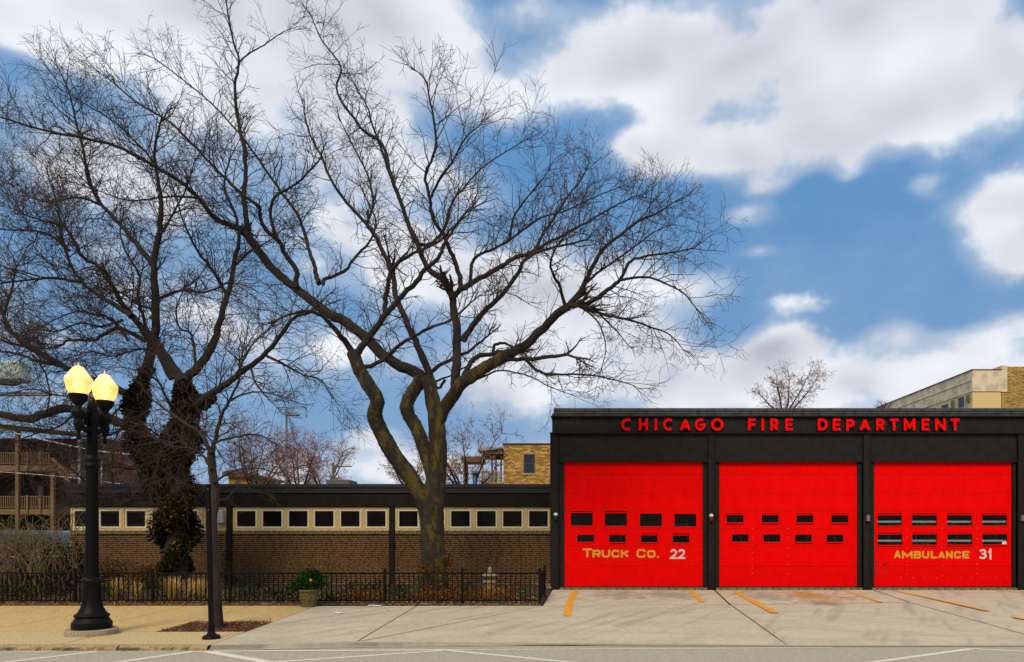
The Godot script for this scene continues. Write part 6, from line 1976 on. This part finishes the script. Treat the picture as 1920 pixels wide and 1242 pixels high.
	while y < gy(690, B):
		var x: float = gx(1888.4, B) - cx + (0.0 if row % 2 == 0 else -0.11)
		while x < gx(1935, B) - cx:
			cl.col = [Color(0.56, 0.36, 0.09), Color(0.44, 0.26, 0.06), Color(0.62, 0.43, 0.15)][g.randi() % 3] * g.randf_range(0.7, 1.2) * (0.6 if g.randf() < 0.15 else 1.0)
			cl.col.a = 1.0
			cl.span(Vector3(x, y, 0.04), Vector3(x + 0.2, y + 0.058, 0.052 + g.randf() * 0.005))
			x += 0.215
		y += 0.075; row += 1
	part("brickwork", cl, M.brick_any, t).set_meta("kind", "stuff")
	var turn := Basis(Vector3.UP, -PI / 2)
	for w in [[1811.0, 1797.0, 741.5], [1781.0, 1766.0, 755.5], [1757.0, 1748.0, 764.0]]:
		# on the side wall: depth where the line of sight meets it
		var d0: float = B * (1824.0 - CX) / (w[0] - CX)
		var d1: float = B * (1824.0 - CX) / (w[1] - CX)
		var topy: float = gy(w[2], d0)
		flat_window(t, -(d1 - B), -(d0 - B), topy - 1.7, topy, 0.02, mat(Color(0.42, 0.37, 0.28), 0.7), pane, turn, Vector3(0, 0, 0))
	for m in [[1817.5, 742.0], [1788.5, 752.5], [1741.0, 766.0]]:
		var d0: float = B * (1824.0 - CX) / (m[0] - CX)
		mb = MB.new()
		mb.prism(PackedVector2Array([Vector2(-0.16, 0.3), Vector2(0.16, 0.3), Vector2(0.2, 0.05), Vector2(0.12, -0.2), Vector2(0, -0.34), Vector2(-0.12, -0.2), Vector2(-0.2, 0.05)]), 0.0, 0.1, Transform3D(turn, Vector3(-0.01, gy(m[1], d0) - 0.25, -(d0 - B))))
		part("shield_ornament", mb, mat(Color(0.13, 0.15, 0.11), 0.8), t)
	# timber porches of the flats on the left
	var A := 45.0
	var ox := gx(33, A)
	t = thing("porch_flats", "brown flats with timber rear porches and stairs at the left edge", "building", Vector3(ox, 0, -A))
	var ax := func(p: float) -> float: return gx(p, A) - ox
	mb = MB.new()
	mb.span(Vector3(ax.call(-160.0), 0, -12), Vector3(ax.call(152.0), gy(812, A), -2.6))
	part("wall", mb, brown, t)
	mb = MB.new()
	mb.prism(PackedVector2Array([Vector2(ax.call(-160.0), gy(780, A)), Vector2(ax.call(70.0), gy(802, A)), Vector2(ax.call(140.0), gy(810, A)), Vector2(ax.call(140.0), gy(811.6, A)), Vector2(ax.call(70.0), gy(803.6, A)), Vector2(ax.call(-160.0), gy(781.6, A))]), -4.0, 0.5)
	part("porch_roof", mb, roof, t)
	mb = MB.new()
	mb.span(Vector3(ax.call(-160.0), gy(806.5, A), 0.0), Vector3(ax.call(58.0), gy(801, A), 0.12))
	part("roof_beam", mb, M.wood_yellow, t)
	for p in [-60.0, 30.0, 96.0, 147.0]:
		mb = MB.new()
		mb.span(Vector3(ax.call(p), 0, -0.1), Vector3(ax.call(p + 6.0), gy(804.0 if p < 50 else (868.0 if p < 120 else 815.0), A), 0.1))
		part("porch_post", mb, M.wood_tan, t)
	for dk in [[873.0, 884.0], [955.0, 965.0]]:
		mb = MB.new()
		mb.span(Vector3(ax.call(-160.0), gy(dk[1], A), -2.6), Vector3(ax.call(96.0), gy(dk[0], A), 0.0))
		part("porch_deck", mb, M.wood_tan, t)
		for r in [[-160.0, 30.0], [36.0, 50.0], [53.0, 75.0], [76.0, 96.0]]:
			railing(t, Vector3(ax.call(r[0]), gy(dk[0], A), -0.04), Vector3(ax.call(r[1]), gy(dk[0], A), -0.04), 0.82, M.wood_tan, 0.14)
		for p in [50.0, 74.0]:
			mb = MB.new()
			mb.span(Vector3(ax.call(p), gy(dk[1], A), -0.08), Vector3(ax.call(p + 3.2), gy(dk[0], A) + 0.9, 0.08))
			part("rail_post", mb, M.wood_tan, t)
	for s in [[98.0, 874.0, 132.0, 905.0], [98.0, 860.0, 126.0, 886.0]]:
		mb = MB.new()
		mb.bar(Vector3(ax.call(s[0]), gy(s[1], A), 0.05), Vector3(ax.call(s[2]), gy(s[3], A), 0.05), 0.08, 0.16)
		part("stair_rail", mb, M.wood_tan, t)
	for i in 8:
		mb = MB.new()
		var f := (i + 0.5) / 8.0
		var q := Vector3(ax.call(lerp(98.0, 130.0, f)), gy(lerp(874.0, 903.0, f), A), 0)
		mb.span(q + Vector3(-0.03, 0, 0.02), q + Vector3(0.03, 0.5, 0.08))
		part("baluster", mb, M.wood_tan, t)
	railing(t, Vector3(ax.call(130.0), gy(888, A), 0.0), Vector3(ax.call(150.0), gy(888, A), 0.0), 0.8, M.wood_tan, 0.14)
	mb = MB.new()
	mb.span(Vector3(ax.call(128.0), gy(896, A), -2.6), Vector3(ax.call(152.0), gy(888, A), 0.0))
	part("stair_landing", mb, M.wood_tan, t)
	for w in [[12.0, 28.0, 872.0, 828.0, 0], [58.0, 66.0, 868.0, 836.0, 0], [98.0, 104.0, 856.0, 835.0, 1], [115.0, 122.0, 859.0, 841.0, 1], [126.0, 138.0, 858.0, 838.0, 0], [12.0, 28.0, 950.0, 905.0, 0], [78.0, 90.0, 922.0, 896.0, 0], [98.0, 110.0, 922.0, 905.0, 0]]:
		flat_window(t, ax.call(w[0]), ax.call(w[1]), gy(w[2], A), gy(w[3], A), -2.57, M.wood_grey, pale_pane if w[4] == 1 else pane)
	# its flank, turned to the station
	var side := Basis(Vector3.UP, PI / 2)
	for w in [[4.2, 5.6], [7.4, 8.6], [9.8, 11.0]]:
		for fl in [4.3, 6.6]:
			flat_window(t, w[0], w[1], fl, fl + 1.3, 0.02, M.wood_tan, pane, side, Vector3(ax.call(152.0), 0, 0))
	for i in 9:
		mb = MB.new()
		mb.bspan(Vector3(ax.call(152.0), 3.4 + i * 0.62, -12), Vector3(ax.call(152.0) + 0.03, 3.47 + i * 0.62, -2.6), 0.005)
		part("board_batten", mb, M.wood_grey, t)
	# a pale green glass lantern high at the left edge, with the bar below it
	var LD := 26.0
	t = thing("glass_lantern", "pale green glass lantern box with dark base high at the left edge", "lantern", P(22, 700, LD))
	var lg := mat(Color(0.34, 0.45, 0.42), 0.2)
	mb = MB.new()
	mb.bspan(Vector3(-0.6, -0.35, -0.3), Vector3(0.56, 0.42, 0.3), 0.08)
	part("glass_box", mb, lg, t)
	mb = MB.new()
	mb.tube(PackedVector3Array([Vector3(-0.5, -0.34, 0.32), Vector3(-0.1, -0.46, 0.32), Vector3(0.3, -0.5, 0.32), Vector3(0.56, -0.46, 0.32)]), PackedFloat32Array([0.05, 0.08, 0.07, 0.03]), 8)
	part("base_rim", mb, M.black, t)
	mb = MB.new()
	mb.bspan(Vector3(-1.4, -0.86, -0.05), Vector3(1.5, -0.72, 0.05), 0.02)
	part("carrier_bar", mb, M.metal_grey, t)
	mb = MB.new()
	mb.tube(PackedVector3Array([Vector3(-1.3, -13.6 + 6.25, 0), Vector3(-1.3, 0.5, 0)]), PackedFloat32Array([0.08, 0.07]), 10)
	part("mast", mb, M.metal_grey, t)
	# small houses far off
	for h in [[428.0, 470.0, 882.0, 55.0, "low house with a dark roof seen beyond the young tree", M.wood_yellow], [190.0, 245.0, 880.0, 58.0, "rust brown wooden house glimpsed behind the ivy", mat(Color(0.20, 0.075, 0.025), 0.9)]]:
		var d: float = h[3]
		t = thing("far_house", h[4], "house", Vector3(gx(h[0], d), 0, -d))
		var w := gx(h[1], d) - gx(h[0], d)
		mb = MB.new()
		mb.span(Vector3(0, 0, -6), Vector3(w, gy(h[2] + 12, d), 0))
		part("wall", mb, h[5], t)
		mb = MB.new()
		mb.prism(PackedVector2Array([Vector2(-0.3, gy(h[2] + 11, d)), Vector2(w + 0.3, gy(h[2] + 13, d)), Vector2(w + 0.2, gy(h[2] + 8, d)), Vector2(w * 0.3, gy(h[2], d)), Vector2(-0.3, gy(h[2] + 4, d))]), -6.4, 0.4)
		part("roof", mb, mat(Color(0.05, 0.05, 0.05), 0.9), t)
		flat_window(t, w * 0.3, w * 0.55, gy(h[2] + 30, d), gy(h[2] + 16, d), 0.03, M.wood_grey, pane)
	# flood light, service pole
	var F := 31.0
	t = thing("flood_light", "tall grey pole with a flat lamp head behind the wing", "light pole", Vector3(gx(537, F), 0, -F))
	mb = MB.new()
	mb.tube(PackedVector3Array([Vector3.ZERO, Vector3(0, gy(771, F), 0)]), PackedFloat32Array([0.055, 0.05]), 10, true)
	part("pole", mb, M.metal_grey, t)
	mb = MB.new()
	var hx := gx(562, F) - gx(537, F)
	mb.prism(PackedVector2Array([Vector2(0.04, gy(779, F)), Vector2(0.1, gy(773.5, F)), Vector2(hx * 0.75, gy(774, F)), Vector2(hx, gy(778, F)), Vector2(hx * 0.8, gy(780, F)), Vector2(0.1, gy(780, F))]), -0.12, 0.12)
	part("lamp_head", mb, M.metal_grey, t)
	t = thing("utility_pole", "short mossy wooden pole with one crossarm behind the wing", "utility pole", Vector3(gx(624.5, 38), 0, -38))
	mb = MB.new()
	mb.tube(PackedVector3Array([Vector3.ZERO, Vector3(0, gy(868, 38), 0)]), PackedFloat32Array([0.075, 0.07]), 9, true)
	part("pole", mb, tex(mat(Color(0.16, 0.17, 0.05), 0.95), M.kerb.albedo_texture, 0.6), t)
	mb = MB.new()
	mb.bbox(Vector3(0.52, gy(875, 38), 0), Vector3(1.0, 0.06, 0.07), 0.008)
	part("crossarm", mb, M.wood_grey, t)
	# overhead cables to the flats
	var n := 0
	for c in [[[-20, 802, 38], [160, 842, 34], [262, 854, 34], 0.035, "thick pale overhead cable sloping across the flats"], [[-20, 884, 36], [100, 893, 34], [260, 912, 34], 0.02, "lower pale overhead cable across the flats"], [[-20, 862, 40], [90, 876, 36], [262, 900, 36], 0.012, "thin dark overhead cable between the two pale ones"]]:
		mb = MB.new()
		var a: Array = []
		for i in 3: a.append(P(c[i][0], c[i][1], c[i][2]))
		var pts := curve(a, 8)
		var rad := PackedFloat32Array()
		for q in pts: rad.append(c[3])
		for q in pts.size(): pts[q] -= a[0]
		mb.tube(pts, rad, 6)
		solo("overhead_cable", mb, mat(Color(0.46, 0.48, 0.52), 0.7) if n < 2 else M.black, c[4], "cable", a[0], "overhead cables on the left")
		n += 1
	# steel uprights that carry them
	n = 0
	for c in [[149.0, 815.0, "pale steel upright left of the lamp post"], [190.0, 866.0, "shorter pale steel upright right of the lamp post"]]:
		mb = MB.new()
		mb.tube(PackedVector3Array([Vector3.ZERO, Vector3(0, gy(c[1], 34), 0)]), PackedFloat32Array([0.045, 0.045]), 8, true)
		solo("steel_upright", mb, mat(Color(0.34, 0.37, 0.42), 0.5, 0.3), c[2], "pole", Vector3(gx(c[0], 34), 0, -34), "steel uprights behind the wing")
		n += 1
	# trees in bud
	var bud := Color(0.40, 0.15, 0.08, 1.0)
	small_tree("leafless tree in red brown bud beside the yellow brick house", 872, 905, 33.0, 3.0, 0.85, 31, bud, 6)
	small_tree("leafless tree in red bud behind the flood light pole", 560, 905, 41.0, 3.4, 0.7, 32, bud, 6)
	small_tree("leafless budding tree right of the flood light pole", 605, 905, 43.0, 2.8, 0.8, 33, bud, 5)
	small_tree("leafless budding tree left of the flood light pole", 478, 905, 42.0, 3.6, 0.7, 34, bud, 6)
	small_tree("lone leafless tree peeking above the middle of the garage roof", 1470, 766, 46.0, 2.9, 0.75, 35, bud, 6)
	small_tree("faint leafless twigs just over the garage roof near the apartment block", 1660, 768, 60.0, 0.9, 0.9, 36, Color(0.10, 0.05, 0.04, 1.0), 4)
	small_tree("leafless scrub tree between the flats and the ivy trunk", 235, 930, 30.0, 3.8, 0.8, 38, Color(0.16, 0.06, 0.03, 1.0), 5, 0.0, 2)
	small_tree("small leafless tree left of the crooked trunk over the wing roof", 765, 908, 42.0, 1.9, 0.8, 37, bud, 4)

func build_van() -> void:
	var D := 25.5
	var o := Vector3(gx(58, D), 0.0, -D)
	var t := thing("parked_van", "blue grey van parked behind the bramble at the left", "van", o)
	var body := mat(Color(0.10, 0.14, 0.18), 0.35, 0.2)
	var mb := MB.new()
	# side outline, nose to the right
	mb.prism(PackedVector2Array([Vector2(-2.4, 0.35), Vector2(1.9, 0.35), Vector2(2.15, 0.5), Vector2(2.15, 0.9), Vector2(1.5, 1.08), Vector2(0.75, 1.75), Vector2(0.5, 1.85), Vector2(-2.2, 1.88), Vector2(-2.4, 1.7)]), -1.7, 0.0)
	part("body", mb, body, t)
	var gl := mat(Color(0.05, 0.07, 0.085), 0.05)
	for w in [[-2.2, -1.1], [-1.0, -0.1]]:
		mb = MB.new()
		mb.bspan(Vector3(w[0], 1.15, 0.0), Vector3(w[1], 1.72, 0.014), 0.006)
		part("side_window", mb, gl, t)
	mb = MB.new()
	mb.prism(PackedVector2Array([Vector2(0.0, 1.15), Vector2(1.25, 1.15), Vector2(0.62, 1.72), Vector2(0.0, 1.72)]), 0.0, 0.014)
	part("side_window", mb, gl, t)
	mb = MB.new()
	mb.bspan(Vector3(-2.35, 0.85, 0.0), Vector3(2.0, 0.9, 0.03), 0.008)
	part("side_moulding", mb, M.white, t)
	for x in [-1.6, 1.35]:
		var wh := Node3D.new()
		wh.name = "wheel"; t.add_child(wh, true)
		wh.position = Vector3(x, 0.33, 0.0)
		wh.rotation.x = PI / 2
		mb = MB.new()
		mb.lathe([[0.2, -0.12], [0.31, -0.12], [0.33, -0.08], [0.33, 0.03], [0.31, 0.06], [0.2, 0.06]], Vector3.ZERO, 22)
		part("tyre", mb, M.black, wh)
		mb = MB.new()
		mb.lathe([[0.2, 0.03], [0.18, 0.05], [0.05, 0.03], [0.001, 0.05]], Vector3.ZERO, 16)
		part("rim", mb, M.metal_grey, wh)

func across_the_street() -> void:
	# the row that the panes mirror, behind the camera
	var walls := [tex(mat(Color(0.17, 0.075, 0.04), 0.9), noise_tex(0.04, 0.7, 1.15, 512, 95, 4), 1.4), tex(mat(Color(0.24, 0.15, 0.075), 0.9), M.kerb.albedo_texture, 1.4)]
	var n := 0
	for s in [[-75.0, -12.0, 9.5, "red brick row building across the street, left"], [-12.0, 9.5, 8.0, "tan brick row building across the street, opposite the wing"], [9.5, 75.0, 9.8, "red brick row building across the street, opposite the doors"]]:
		var t := thing("row_building", s[3], "building", Vector3(s[0], 0, 19.0), "row buildings across the street")
		var w: float = s[1] - s[0]
		var mb := MB.new()
		mb.span(Vector3(0, -0.1, 0), Vector3(w, s[2], 9))
		part("wall", mb, walls[n % 2], t)
		mb = MB.new()
		mb.bspan(Vector3(-0.1, s[2] - 0.6, -0.25), Vector3(w + 0.1, s[2] + 0.1, 0.5), 0.03)
		part("cornice", mb, M.sill, t)
		var x := 1.2
		while x < w - 2.0:
			var y := 1.0
			while y < s[2] - 2.0:
				mb = MB.new()
				frame_bars(mb, x, y, x + 1.1, y + 1.6, 0.09, -0.06, 0.02)
				var f := part("window", mb, M.sash, t)
				mb = MB.new()
				mb.span(Vector3(x, y, -0.03), Vector3(x + 1.1, y + 1.6, -0.02))
				part("pane", mb, M.black, f)
				y += 2.9
			x += 2.4
		n += 1

func _ready() -> void:
	rng.seed = 1
	view_and_light()
	materials()
	build_ground()
	build_station()
	build_back()
	across_the_street()
	build_van()
	ac_unit()
	build_trees()
	build_garden()
	build_fence()
	build_lamp()
	build_post()
	build_pot()
	build_lantern()
